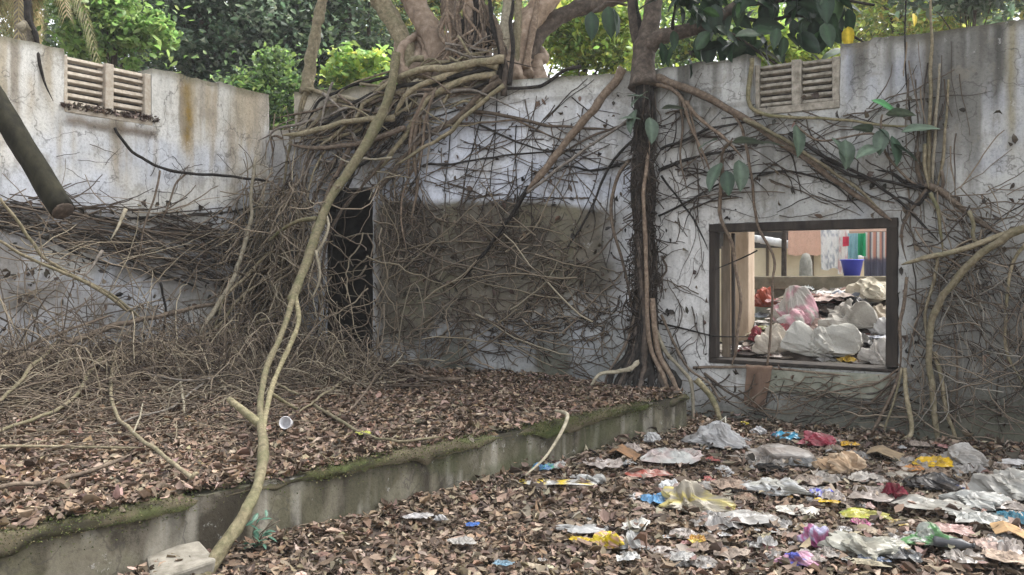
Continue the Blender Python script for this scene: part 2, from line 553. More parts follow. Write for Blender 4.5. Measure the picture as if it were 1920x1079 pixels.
def colR(s, z, px, py):
    c = lerp((.32, .32, .305), (.45, .45, .43), fbm(s * 2, z * 2, 111))
    c = lerp(c, (.62, .61, .59), .85 * (1 - sstep(1310, 1460, px)) * sstep(210, 330, py))
    c = lerp(c, (.33, .35, .40), .6 * sstep(.5, .64, fbm(s * 1.5, z * 1.2, 113)) * sstep(1580, 1640, px))
    hi = 1 - sstep(180, 520, py)
    c = lerp(c, (.115, .112, .10), .92 * streaks(s, z, 117, 6) * hi)
    c = lerp(c, (.06, .058, .052), .8 * sstep(.58, .67, fbm(s * 11, z * .6, 119, 4)) * (1 - sstep(90, 330, py)) * sstep(1560, 1600, px))
    c = lerp(c, (.085, .08, .07), .75 * streaks(s + 3, z, 118, 14) * (1 - sstep(60, 260, py)))
    for (x, w, y1, col, k) in ((1895, 9, 330, (.20, .17, .09), .8), (1875, 7, 120, (.05, .05, .045), .8), (1735, 8, 250, (.16, .14, .11), .6), (1590, 10, 250, (.30, .32, .37), .6), (1800, 12, 330, (.16, .155, .14), .5)):
        xx = px + 12 * (fbm(z * 3, s, int(x)) - .5)
        c = lerp(c, col, k * np.exp(-((xx - x) / w) ** 2) * (1 - sstep(y1 - 120, y1, py)))
    c = lerp(c, (.075, .07, .05), .85 * sstep(TOP - .13, TOP, z + .14 * (fbm(s * 3, z * 3, 116) - .5)))
    g = sstep(1680, 1730, px) * sstep(430, 640, py + 60 * (fbm(s * 2, z * 2, 121) - .5))
    c = lerp(c, (.16, .155, .135), .75 * g)
    c = lerp(c, (.085, .085, .055), .8 * sstep(690, 800, py + 70 * (fbm(s * 3, z * 3, 123) - .5)) * sstep(1300, 1340, px))
    c = lerp(c, (.20, .21, .17), .5 * sstep(.56, .68, fbm(s * 2.1, z * 2.6, 127)) * sstep(680, 740, py))
    return c

def course(z, zc, w=.02, d=.012): return -d * np.exp(-((z - zc) / w) ** 2)

GL = (.583, 1.512, 3.12, 5.0)
DOOR = (.66, 1.345, -1.0, 2.55)
WIN = (.77, 2.565, .62, 2.047)
GR = (1.242, 2.055, 3.13, 5.0)

wall_left = build_wall(WL, -2.6, WL.L, TOP, [GL], colL,
    "whitewashed plaster wall streaked with brown under its top edge, behind the dry creepers",
    offf=lambda s, z: np.where((s > .55) & (s < 1.56) & (z > 2.98) & (z < 3.12), .012, 0))
wall_back = build_wall(WC, 0.0, WC.L, TOP, [(-.1, .34, 3.27, 5.0), DOOR], colC,
    "bluish white wall with the dark doorway, banyan roots hanging over its top",
    offf=lambda s, z: np.where(z > 3.46, .022, 0) + course(z, 3.0) * .5 + course(z, 2.55) * .5)
wall_right = build_wall(WR, 0.0, 6.2, TOP, [WIN, GR], colR,
    "grey stained wall with the wide window opening looking onto the rubbish yard",
    offf=lambda s, z: np.where((s < 1.19) & (z > 3.24), .024, 0) + np.where((s < 1.19), course(z, 3.47, .012, .02), 0) - np.where((s > 1.19) & (s < 1.242) & (z > 3.2), .05, 0))

# louvred concrete grilles in the two outer walls: frame, mullion, each slat a piece of its own
def grille(wall, W, g, z1, rows, mcol, mat, droop=0.0):
    s0, s1, z0, _ = g
    R = W.rot()
    holder = [wall]
    def bx(name, sa, sb, za, zb, off, dep, tilt=0.0):
        ca, sa_ = math.cos(tilt), math.sin(tilt)
        T = np.array([[1, 0, 0], [0, ca, -sa_], [0, sa_, ca]])
        V, F = box((0, 0, 0), (sb - sa, dep, zb - za), R @ T)
        V = V + RNG.normal(0, .0022, V.shape) + W.pt((sa + sb) / 2, (za + zb) / 2, off)
        o = mk(name, V, F, mat, holder[0], False)
        bv = o.modifiers.new("edge", 'BEVEL'); bv.width = .005; bv.segments = 1
        return o
    mid = (s0 + s1) / 2
    gsill = bx("louvre_grille", s0 + .002, s1 - .002, z0 - .02, z0 + .05, -.06, .16)
    wall = holder[0] = gsill
    bx("mullion", mid - .045, mid + .045, z0 + .02, z1, -.075, .15)
    bx("post", s0 + .002, s0 + .04, z0 + .02, z1, -.08, .14)
    bx("post", s1 - .075, s1 - .002, z0 + .02, z1 - .02, -.08, .14)
    h = (z1 - z0 - .05) / rows
    for c, (a, b) in enumerate(((s0 + .04, mid - .045), (mid + .045, s1 - .075))):
        for r in range(rows):
            zc = z0 + .05 + h * (r + .55) - c * .012
            bx("slat", a + .001, b - .001, zc - h * .29, zc + h * .29, -.07 + RNG.normal(0, .004), .05, -.38 + RNG.normal(0, .04))
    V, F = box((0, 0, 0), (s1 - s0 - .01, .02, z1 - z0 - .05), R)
    mk("slot_shade_board", V + W.pt(mid, (z0 + z1) / 2, -.17), F, M['black'], wall, False)  # black sheet standing in for the shade between the slats

M['slatL'] = mat_flat("pale_louvre_concrete", (.30, .25, .19), (.47, .42, .35), 20, .9)
M['slatR'] = mat_flat("stained_louvre_concrete", (.12, .105, .08), (.34, .31, .26), 16, .9)
grille(wall_left, WL, GL, 3.665, 7, None, M['slatL'])
grille(wall_right, WR, GR, 3.62, 7, None, M['slatR'])

# timber frame of the window opening
def wbox(name, W, sa, sb, za, zb, off, dep, mat, parent, jit=.004, bev=.008):
    V, F = box((0, 0, 0), (sb - sa, dep, zb - za), W.rot())
    o = mk(name, V + RNG.normal(0, jit, V.shape) + W.pt((sa + sb) / 2, (za + zb) / 2, off), F, mat, parent, False)
    bv = o.modifiers.new("edge", 'BEVEL'); bv.width = bev; bv.segments = 2
    return o
s0, s1, z0, z1 = WIN
wfr = wbox("window_frame", WR, s0 + .005, s1 - .005, z1 - .085, z1 - .004, -.10, .23, M['timber'], wall_right)
wbox("jamb", WR, s0 + .005, s0 + .075, z0 + .05, z1 - .09, -.05, .14, M['timber'], wfr)
wbox("jamb", WR, s1 - .10, s1 - .005, z0 + .05, z1 - .09, -.10, .23, M['timber'], wfr)
wbox("sill", WR, s0 + .005, s1 - .005, z0 + .004, z0 + .045, -.09, .22, M['timber'], wfr)
wbox("stop", WR, s0 + .095, s0 + .155, z0 + .05, z1 - .09, -.17, .05, M['timber_light'], wfr)
wbox("stop", WR, s0 + .18, s0 + .205, z0 + .05, z1 - .09, -.20, .04, M['timber'], wfr)
M['sillblock'] = mat_flat("mossy_sill_render", (.13, .135, .10), (.27, .27, .22), 9, .95)
wbox("sill_apron", WR, 1.34, 2.50, .36, .60, .012, .07, M['sillblock'], wall_right, .006, .012)

# small dark plaster holes are left where twigs root: none built
# dark room behind the doorway
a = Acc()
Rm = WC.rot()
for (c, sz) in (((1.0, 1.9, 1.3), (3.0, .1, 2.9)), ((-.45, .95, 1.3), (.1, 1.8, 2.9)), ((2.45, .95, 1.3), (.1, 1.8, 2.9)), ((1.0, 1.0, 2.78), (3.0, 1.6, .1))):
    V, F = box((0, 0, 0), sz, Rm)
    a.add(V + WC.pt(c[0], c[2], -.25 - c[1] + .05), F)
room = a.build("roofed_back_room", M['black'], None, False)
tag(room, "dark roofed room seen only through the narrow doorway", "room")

# ---------------------------------------------------------------- ground
def heightfield(name, x0, x1, y0, y1, step, zf, keep, mat):
    X = np.arange(x0, x1, step); Y = np.arange(y0, y1, step)
    GX, GY = np.meshgrid(X, Y, indexing='ij')
    V = np.stack([GX, GY, zf(GX, GY)], -1).reshape(-1, 3)
    idx = np.arange(len(X) * len(Y)).reshape(len(X), len(Y))
    k = keep((GX[:-1, :-1] + step / 2), (GY[:-1, :-1] + step / 2))
    i, j = np.nonzero(k)
    F = np.stack([idx[i, j], idx[i + 1, j], idx[i + 1, j + 1], idx[i, j + 1]], -1)
    u = np.unique(F); r = np.zeros(len(V), dtype=np.int64); r[u] = np.arange(len(u))
    return mk(name, V[u], r[F], mat, None, True)

def inside(x, y, m=-.1):
    return (wdist(WL, x, y) > m) & (wdist(WC, x, y) > m) & (wdist(WR, x, y) > m)

g = heightfield("ground", -4.6, 6.6, 1.0, 9.2, .06, low_z, lambda x, y: (edge_dist(x, y) > -.10) & inside(x, y), M['soil'])
tag(g, kind='structure')
p = heightfield("raised_floor", -7.0, 2.2, 1.0, 10.6, .06, plat_z, lambda x, y: (edge_dist(x, y) < -.10) & inside(x, y), M['soil'])
tag(p, kind='structure')
M['yard'] = mat_flat("yard_earth", (.09, .075, .055), (.20, .17, .13), 1.5, .95)
V = np.array([[-90, -60, -.18], [90, -60, -.18], [90, 110, -.18], [-90, 110, -.18]])
tag(mk("terrain", V, np.array([[0, 1, 2, 3]]), M['yard'], None, False), kind='structure')

# low retaining wall along the raised floor, with its mossy lip
def colK(s, z, n):
    c = lerp((.062, .058, .037), (.125, .114, .076), fbm(s * 1.6, z * 3, 141))
    c = lerp(c, (.05, .045, .034), .8 * sstep(PZ - .13, PZ - .03, z + .06 * (fbm(s * 4, z * 4, 140) - .5)))
    c = lerp(c, (.045, .038, .028), .9 * sstep(.46, .58, fbm(s * 4.5, z * .9, 143)))
    c = lerp(c, (.21, .19, .14), .6 * sstep(.50, .66, fbm(s * 6 + .8 * fbm(s * 2, z * 2, 145), z * 2.1, 144, 5)) * (1 - sstep(PZ - .12, PZ - .04, z)))
    c = lerp(c, (.36, .34, .29), .5 * sstep(.62, .72, fbm(s * 13, z * 1.3, 147)))
    c = lerp(c, (.075, .08, .04), .6 * sstep(.50, .64, fbm(s * 2.2 + 4, z * 4, 149)))
    gl = 1 - sstep(-1.0, .4, s)                     # greener near the open end
    c = lerp(c, (.12, .125, .05), .6 * gl * sstep(.35, .6, fbm(s * 3, z * 5, 151)))
    return c
Lk = np.linalg.norm(E1 - E0)
S = np.arange(-2.6, Lk + .001, .03); Z = np.linspace(-.12, PZ - .012, 14)
SS, ZZ = np.meshgrid(S, Z, indexing='ij')
off = .02 * (fbm(SS * 2, ZZ * 3, 153) - .5) + .014 * (fbm(SS * 9, ZZ * 9, 155) - .5)
def kp(s, off, z): return np.stack(np.broadcast_arrays(E0[0] + s * ED[0] + off * EN[0], E0[1] + s * ED[1] + off * EN[1], z), -1)
def gridF(ns, nz, flip=False):
    idx = np.arange(ns * nz).reshape(ns, nz)
    q = [idx[:-1, :-1].ravel(), idx[1:, :-1].ravel(), idx[1:, 1:].ravel(), idx[:-1, 1:].ravel()]
    if flip: q = q[::-1]
    return np.stack(q, -1)
acc = Acc()
acc.add(kp(SS, off - .01, ZZ).reshape(-1, 3), gridF(len(S), len(Z)), colK(SS, ZZ, 0).reshape(-1, 3))
# top, back and end
T = np.array([-.0, -.07, -.16]); S3, T3 = np.meshgrid(S, T, indexing='ij')
acc.add(kp(S3, T3 - .01, PZ - .012 + .006 * (vnoise(S3 * 12, T3 * 30, 4) - .5)).reshape(-1, 3), gridF(len(S), 3), np.clip(colK(S3, T3 + 1, 0) * .7, 0, 1).reshape(-1, 3))
V, F = box((0, 0, 0), (.15, 1.6, .47))
ang = math.atan2(EN[1], EN[0])
cr, sr = math.cos(ang), math.sin(ang)
Rk = np.array([[cr, -sr, 0], [sr, cr, 0], [0, 0, 1]])
retw = acc.build("low_retaining_wall", M['wall'], None, True)
tag(retw, "low concrete edge of the raised floor, damp streaked with a mossy lip", "low wall")
# end return of the raised floor
acc = Acc()
V, F = box((0, 0, 0), (.9, .14, PZ + .10), np.array([[-EN[0], ED[0], 0], [-EN[1], ED[1], 0], [0, 0, 1.0]]))
c0 = kp(Lk - .072, -.475, (PZ - .02 - .12) / 2)
acc.add(V + c0, F, (.12, .11, .09))
acc.build("end_return", M['wall'], retw, False)

# moss cushions along the lip
M['moss'] = mat_col("moss_cushion", .95, .1, .1, 90, .6, .6)
acc = Acc()
ico = None
def blob(c, r, seed, squash=(1, 1, 1), n=8, m=6, amp=.35):
    th = np.linspace(0, math.pi, m); ph = np.linspace(0, 2 * math.pi, n, endpoint=False)
    T_, P_ = np.meshgrid(th, ph, indexing='ij')
    d = np.stack([np.sin(T_) * np.cos(P_), np.sin(T_) * np.sin(P_), np.cos(T_)], -1).reshape(-1, 3)
    k = 1 + amp * (np.random.default_rng(seed).random(len(d)) - .5) * 2
    k[:n] = k[0]; k[-n:] = k[-1]
    V = d * k[:, None] * r * np.asarray(squash) + np.asarray(c)
    i = np.arange(m - 1)[:, None] * n; j = np.arange(n)[None]; j2 = (j + 1) % n
    F = np.stack([i + j, i + n + j, i + n + j2, i + j2], -1).reshape(-1, 4)
    return V, F
S = np.arange(-2.5, Lk, .018); A_ = np.linspace(-.5, math.pi + .35, 11)
SS, AA = np.meshgrid(S, A_, indexing='ij')
th = -.016 + .040 * sstep(.38, .66, fbm(SS * 1.5, SS * 0 + .5, 161, 3)) + .012 * (fbm(SS * 6, AA * 1.2, 163, 2) - .3)
th = th * (1 + .9 * (fbm(SS * 26, AA * 5, 165, 2) - .5))
o_ = -.045 + np.cos(AA) * (.052 + th); z_ = PZ - .035 + np.sin(AA) * (.030 + th * .8) - .05 * sstep(.5, .75, fbm(SS * 2.3, SS * 0, 169)) * (AA < .4)
cg = lerp((.058, .058, .027), (.030, .027, .018), sstep(.35, .6, fbm(SS * 7, AA * 2, 171)))
cg = lerp(cg, (.11, .092, .062), .85 * sstep(.45, .60, fbm(SS * 2.6, AA * 1.1, 173)))
cg = lerp(cg, (.07, .092, .030), .6 * sstep(.60, .70, fbm(SS * 3.1 + 7, AA, 175)))
acc.add(kp(SS, o_, z_).reshape(-1, 3), gridF(len(S), len(A_)), cg.reshape(-1, 3))
n = 15000
s_ = RNG.uniform(-2.5, Lk, n); a_ = RNG.uniform(-.5, 2.2, n)
B = kp(s_, -.045 + np.cos(a_) * .085, PZ - .03 + np.sin(a_) * .052 - (RNG.random(n) ** 4) * .10 * (a_ < .3))
keep = RNG.random(n) < .2 + .8 * sstep(.38, .56, fbm(s_ * 1.5, s_ * 0 + .5, 161, 3))
B = B[keep]; n = len(B)
d1 = RNG.normal(0, 1, (n, 3)); d1 /= np.linalg.norm(d1, axis=1)[:, None]; d2 = RNG.normal(0, 1, (n, 3)); d2 /= np.linalg.norm(d2, axis=1)[:, None]
r_ = RNG.uniform(.006, .014, (n, 1))
T3 = np.stack([B - d2 * r_ * .4, B + d2 * r_ * .4, B + d1 * r_], 1).reshape(-1, 3)
cc = np.array([(.07, .09, .028), (.10, .11, .04), (.045, .055, .022), (.13, .115, .06)])[RNG.integers(0, 4, n)] * RNG.uniform(.6, 1.3, (n, 1))
acc.add(T3, np.arange(3 * n).reshape(-1, 3), np.repeat(cc, 3, 0))
mo = acc.build("moss_lip", M['moss'], retw, True)
tag(mo, kind='stuff')

# broken slab lying in the leaves at the foot of the liana
def rock(name, c, size, rz, seed, mat, jit=.12, tilt=(0, 0)):
    from mathutils import Euler
    V, F = box((0, 0, 0), size)
    r = np.random.default_rng(seed)
    V = V * (1 + r.normal(0, jit, V.shape))
    R = np.array(Euler((tilt[0], tilt[1], rz)).to_matrix())
    o = mk(name, V @ R.T + np.asarray(c), F, mat, None, False)
    sb = o.modifiers.new("edge", 'BEVEL'); sb.width = .014; sb.segments = 2
    return o
c = ground_hit(330, 1066)
M['slab'] = mat_flat('dirty_slab', (.10, .09, .07), (.27, .25, .21), 9, .95)
o = rock("broken_slab", c + np.array([0, .02, .012]), (.27, .34, .07), .5, 4, M['slab'], .10, (.10, -.1))
tag(o, "pale broken concrete slab half sunk in leaves beside the liana's foot", "slab")
# ---------------------------------------------------------------- rubbish: one builder per form
def ridged(x, y, seed, oct=3):
    v, a, t = 0, 1.0, 0
    for k in range(oct):
        n = vnoise(x * 2 ** k + 3.7 * k, y * 2 ** k + 1.3 * k, seed + k)
        v = v + a * (1 - np.abs(2 * n - 1)); t += a; a *= .55
    return v / t

def paint(u, v, seed, col, col2=None, pat=None, dirt=.35):
    c = np.array(col, dtype=float) * .78 * (.82 + .36 * fbm(u * 3, v * 3, seed + 9))[..., None]
    if col2 is not None:
        if pat == 'stripes': m = (np.sin(u * 10.5) > .35).astype(float)
        elif pat == 'one': m = (fbm(u * 1.5 + seed, v * 1.5, seed + 3) > .61).astype(float)
        else: m = (fbm(u * 2.6 + seed, v * 2.6, seed + 3) > .53).astype(float)
        c = c * (1 - m[..., None]) + np.array(col2) * m[..., None]
    d = min(dirt * 1.5, .8) * sstep(.40, .68, fbm(u * 2.3 + 7, v * 2.3, seed + 5))
    return np.clip(lerp(c, (.10, .08, .06), d), .01, .85)

def sheet(c, ex, ey, hz, seed, rz, col, col2, pat, dirt, rings=9, segs=30, edge=.35):
    r_ = np.random.default_rng(seed)
    rr = np.linspace(0.001, 1, rings); th = np.linspace(0, 2 * math.pi, segs, endpoint=False)
    R_, T_ = np.meshgrid(rr, th, indexing='ij')
    sq = 1 / np.maximum(np.abs(np.cos(T_)), np.abs(np.sin(T_))) ** .55
    out = 1 + edge * 2 * (vnoise(np.cos(T_) * 1.7 + 9, np.sin(T_) * 1.7 + seed, seed) - .5) + .16 * (vnoise(np.cos(T_) * 6, np.sin(T_) * 6, seed + 2) - .5)
    u, v = R_ * np.cos(T_) * out * sq, R_ * np.sin(T_) * out * sq
    fx = r_.uniform(.7, 2.1); k4 = r_.uniform(.15, .6)
    z = hz * 1.5 * (ridged(u * fx + seed, v * fx, seed) - .42) + hz * k4 * (ridged(u * 4 + seed, v * 4, seed + 7, 2) - .5)
    z = z * (1 - .55 * R_ ** 3)
    z = z - z.min() * .6
    x = u * ex + .10 * ex * (vnoise(v * 4, u * 4, seed + 4) - .5); y = v * ey + .1 * ey * (vnoise(v * 4 + 9, u * 4, seed + 5) - .5)
    cr, sr = math.cos(rz), math.sin(rz)
    V = np.stack([c[0] + x * cr - y * sr, c[1] + x * sr + y * cr, c[2] + np.maximum(z, -.01)], -1).reshape(-1, 3)
    i = np.arange(rings - 1)[:, None] * segs; j = np.arange(segs)[None]; j2 = (j + 1) % segs
    F = np.stack([i + j, i + segs + j, i + segs + j2, i + j2], -1).reshape(-1, 4)
    return V, F, paint(u, v, seed, col, col2, pat, dirt).reshape(-1, 3)

def bag(c, ex, ey, hz, seed, rz, col, col2, pat, dirt, n=46, m=24):
    th = np.linspace(0, math.pi, m); ph = np.linspace(0, 2 * math.pi, n, endpoint=False)
    T_, P_ = np.meshgrid(th, ph, indexing='ij')
    dx, dy, dz = np.sin(T_) * np.cos(P_), np.sin(T_) * np.sin(P_), np.cos(T_)
    f = lambda a, b, s, k=1: ridged(dx * a + dz * b + seed, dy * a - dz * b * .6, s, k)
    big = 1 + .9 * (vnoise(dx * 1.2 + seed, dy * 1.2 + dz * .9, seed) - .5)
    cr_ = .62 * (f(1.7, 1.1, seed + 1) - .6) + .30 * (f(3.6, 2.4, seed + 2) - .6) + .13 * (f(7.5, 5.0, seed + 3) - .5)
    k = np.clip(big + cr_, .25, 1.7)
    k[0] = k[0].mean(); k[-1] = k[-1].mean()
    x, y, z = dx * k * ex, dy * k * ey, np.where(dz < 0, dz * .25, dz * (.75 + .5 * vnoise(dx * 1.6, dy * 1.6 + seed, seed + 8))) * k * hz
    a0 = np.random.default_rng(seed).uniform(0, 6.28)
    for aa, q in ((a0, .55), (a0 + 2.1, .3), (a0 + 3.9, .35)):          # gathered corners and handles
        g = np.exp(-((np.angle(np.exp(1j * (P_ - aa)))) / .22) ** 2) * np.sin(T_) ** 3
        x = x + g * np.cos(aa) * ex * q; y = y + g * np.sin(aa) * ey * q
    cr, sr = math.cos(rz), math.sin(rz)
    V = np.stack([c[0] + x * cr - y * sr, c[1] + x * sr + y * cr, c[2] + z + hz * .16], -1).reshape(-1, 3)
    i = np.arange(m - 1)[:, None] * n; j = np.arange(n)[None]; j2 = (j + 1) % n
    F = np.stack([i + j, i + n + j, i + n + j2, i + j2], -1).reshape(-1, 4)
    C = paint(dx * 1.3 + dz * .3, dy * 1.3 + dz, seed, col, col2, pat, dirt)
    return V, F, C.reshape(-1, 3)

def lathe(prof, segs=16):
    prof = np.asarray(prof, dtype=float)
    a = np.linspace(0, 2 * math.pi, segs, endpoint=False)
    V = np.stack([prof[:, None, 0] * np.cos(a), prof[:, None, 0] * np.sin(a), prof[:, None, 1] * np.ones(segs)], -1).reshape(-1, 3)
    n = len(prof)
    i = np.arange(n - 1)[:, None] * segs; j = np.arange(segs)[None]; j2 = (j + 1) % segs
    return V, np.stack([i + j, i + j2, i + segs + j2, i + segs + j], -1).reshape(-1, 4)

SEED = [100]
def item(form, px, py, w, h, col, label, name, cat, mat='film', col2=None, pat=None, dirt=.35, hit=None, rz=None, group=None, lift=0.0, tall=1.0):
    SEED[0] += 1
    sd = SEED[0]; r_ = np.random.default_rng(sd)
    c = (hit or ground_hit)(px, py + h * .22)
    Y = c[1]
    ex, H = w * Y / FP / 2, h * Y / FP
    f = max((HC - c[2]) / np.hypot(c[0], c[1]), .06)
    view = math.atan2(c[0], c[1])
    rz = -view + (r_.normal(0, .12) if rz is None else rz)
    c = c + np.array([0, 0, .012 + lift])
    if form in ('sheet', 'strip'):
        hz = .50 * H * tall
        ey = min(max(.28 * H / f, .30 * ex), 1.15 * ex) if form == 'sheet' else max(.012, .25 * H / f)
        V, F, C = sheet(c, ex * .95, ey, hz, sd, rz, col, col2, pat, dirt)
        sm = False
    elif form == 'bag':
        ey = ex * .75
        hz = max(.45 * (H - f * ey), .28 * ex) * tall
        V, F, C = bag(c, ex * .92, ey * .92, hz * 1.15, sd, rz, col, col2, pat, dirt)
        sm = False
    elif form == 'cup':
        V, F = lathe([(0, 0), (.036, 0), (.045, .095), (.049, .098), (.046, .102), (.042, .095), (.034, .006), (0, .006)], 18)
        V = V * (ex / .045)
        t = r_.uniform(1.0, 1.5); ct, st = math.cos(t), math.sin(t)
        V = V @ np.array([[1, 0, 0], [0, ct, -st], [0, st, ct]]).T
        V[:, 2] -= V[:, 2].min()
        V = V + c
        C = np.broadcast_to(np.array(col), (len(V), 3)); sm = True
    elif form == 'bottle':
        k = ex / .11
        V, F = lathe([(0, 0), (.032, .002), (.034, .02), (.030, .07), (.034, .12), (.034, .15), (.014, .195), (.014, .21), (.017, .21), (.017, .225), (0, .226)], 16)
        V = V * k; V[:, 2] -= .11 * k
        V = V[:, [2, 0, 1]]
        a = rz; ca, sa = math.cos(a), math.sin(a)
        V = V @ np.array([[ca, -sa, 0], [sa, ca, 0], [0, 0, 1]]).T
        V = V + c + np.array([0, 0, .03 * k])
        C = np.tile(np.array(col), (len(V), 1)); sm = True
        if col2 is not None: C[-48:] = col2
    elif form == 'card':
        n = 7
        x = np.linspace(-1, 1, n); y = np.linspace(-1, 1, 5)
        X, Y_ = np.meshgrid(x, y, indexing='ij')
        hz = .55 * H
        z = hz * (1 - np.abs(X * r_.uniform(.5, .8) + .25)) + .15 * hz * (vnoise(X * 2, Y_ * 2, sd) - .5)
        ey = min(max(.3 * H / f, .4 * ex), 1.1 * ex)
        cr, sr = math.cos(rz), math.sin(rz)
        V = np.stack([c[0] + X * ex * cr - Y_ * ey * sr, c[1] + X * ex * sr + Y_ * ey * cr, c[2] + np.maximum(z, 0)], -1).reshape(-1, 3)
        F = gridF(n, 5); C = paint(X, Y_, sd, col, col2, pat, dirt).reshape(-1, 3); sm = False
    o = mk(name, V, F, M[mat], None, sm, C)
    if form == 'card':
        so = o.modifiers.new("thick", 'SOLIDIFY'); so.thickness = .004
    tag(o, label, cat, group)
    return o

# ---------------------------------------------------------------- the yard beyond the window
def beyond(q):
    o = -WR.n * q
    return Wall(WR.A + o, WR.B + o)

def heap_z(x, y):
    q = -wdist(WR, x, y)
    s = (x - WR.A[0]) * WR.d[0] + (y - WR.A[1]) * WR.d[1]
    z = .40 + .86 * np.clip((q - .28) / 1.35, 0, 1) ** .85
    z = z * sstep(-.3, .8, s - .25 * q) 
    return np.maximum(z + .22 * (fbm(x * 1.9, y * 1.9, 201) - .5) + .09 * (ridged(x * 5, y * 5, 203) - .5), -.2)

def heap_hit(px, py, lift=0.0):
    Y = np.linspace(7.8, 13.0, 1600)
    X = (px - CX) / FP * Y; Z = HC + (HY - py) / FP * Y
    q = -wdist(WR, X, Y)
    ok = (q > .30) & (Z <= heap_z(X, Y))
    i = np.argmax(ok) if ok.any() else np.argmin(np.abs(q - 2.9))
    return np.array([X[i], Y[i], Z[i]])

hb = heightfield("rubbish_heap", 1.6, 9.5, 4.6, 13.6, .07, heap_z,
                 lambda x, y: (wdist(WR, x, y) < -.24) & (wdist(WR, x, y) > -3.2) & ((x - WR.A[0]) * WR.d[0] + (y - WR.A[1]) * WR.d[1] < 5.5) & ((x - WR.A[0]) * WR.d[0] + (y - WR.A[1]) * WR.d[1] > .2), M['soil'])
tag(hb, "trodden grey brown mass of old rubbish filling the yard outside the window", "rubbish heap", kind='stuff')

HEAP = [
 ('bag', 1432, 570, 44, 30, (.55, .10, .045), "orange red plastic bag on the heap beside the tan pillar", 'film', None),
 ('sheet', 1424, 594, 46, 26, (.30, .33, .36), "blue grey crumpled sheet under the orange red bag on the heap", 'film', None),
 ('sheet', 1440, 615, 50, 24, (.38, .34, .10), "yellow and olive wrappers below the blue grey sheet on the heap", 'film', (.12, .13, .05)),
 ('bag', 1419, 637, 36, 22, (.36, .03, .05), "crimson plastic bag at the foot of the tan pillar", 'film', None),
 ('bag', 1464, 634, 28, 22, (.33, .035, .05), "small dark red bag between the cream sacks on the heap", 'film', None),
 ('bag', 1442, 656, 52, 44, (.62, .55, .46), "cream sack just inside the window's lower left corner", 'cloth', None),
 ('bag', 1487, 605, 70, 52, (.62, .59, .55), "big pale sack with pink print in the middle of the heap", 'cloth', (.55, .32, .36)),
 ('bag', 1540, 655, 105, 50, (.64, .62, .56), "widest white sack lying behind the window sill", 'cloth', None),
 ('bag', 1595, 606, 80, 52, (.50, .47, .42), "grey beige sack above the yellow wrapper on the heap", 'cloth', None),
 ('sheet', 1548, 562, 70, 30, (.58, .46, .42), "pinkish board leaning near the heap's crest", 'paper', None),
 ('bag', 1640, 556, 82, 34, (.66, .60, .48), "long roll of cream foam on the heap's crest", 'cloth', None),
 ('sheet', 1586, 556, 64, 28, (.60, .50, .45), "pale pink cloth next to the cream foam roll", 'cloth', None),
 ('sheet', 1495, 566, 72, 26, (.16, .13, .11), "dark brown rag on the heap below the yard wall's coping", 'cloth', None),
 ('sheet', 1545, 582, 80, 24, (.13, .11, .10), "blackish brown netting across the middle of the heap", 'cloth', None),
 ('bag', 1611, 598, 38, 38, (.018, .018, .02), "glossy black bag slumped on the heap", 'film', None),
 ('bag', 1650, 596, 44, 30, (.56, .48, .38), "cream sack beside the glossy black bag", 'cloth', None),
 ('bag', 1655, 622, 50, 28, (.72, .70, .69), "bright white bundle beside the window's near jamb", 'film', None),
 ('sheet', 1650, 645, 50, 20, (.05, .045, .04), "black torn sheet under the bright white bundle", 'film', None),
 ('bag', 1648, 674, 52, 38, (.66, .62, .57), "off white sack in the window's lower near corner", 'cloth', None),
 ('sheet', 1588, 676, 36, 26, (.62, .40, .05), "golden yellow wrapper on the heap behind the sill", 'film', None),
 ('sheet', 1392, 655, 50, 34, (.14, .045, .045), "dark red and brown wrappers at the pillar's base", 'film', (.10, .08, .06)),
 ('bag', 1536, 620, 46, 26, (.58, .42, .36), "flesh pink bag on top of the widest white sack", 'film', None),
 ('sheet', 1470, 588, 44, 18, (.26, .24, .25), "slate grey sheet behind the big pale sack", 'film', None),
 ('sheet', 1452, 566, 40, 18, (.55, .33, .33), "rose pink scrap above the slate grey sheet on the heap", 'paper', None),
 ('sheet', 1510, 544, 30, 20, (.45, .47, .46), "grey white torn film at the heap's very top", 'film', None),
 ('sheet', 1400, 680, 70, 22, (.12, .10, .09), "dark brown refuse bags just behind the window sill", 'film', None),
 ('sheet', 1565, 682, 60, 20, (.09, .085, .06), "dark green black scrap under the widest white sack", 'film', None),
 ('sheet', 1620, 640, 40, 40, (.34, .33, .31), "grey sheet hanging down between the sacks near the far jamb", 'film', None),
 ('sheet', 1575, 640, 38, 24, (.60, .50, .44), "peach coloured paper between the white sack and the grey sheet", 'paper', None),
]
for (fm, x, y, w_, h_, c_, lb, mt, c2) in HEAP:
    item(fm, x, y, w_, h_, c_, lb, "sack" if fm == 'bag' else "crumpled_sheet", "bag" if fm == 'bag' else "rubbish", mt, c2, None, .25, heap_hit, tall=1.55 if fm == 'bag' else 1.2)
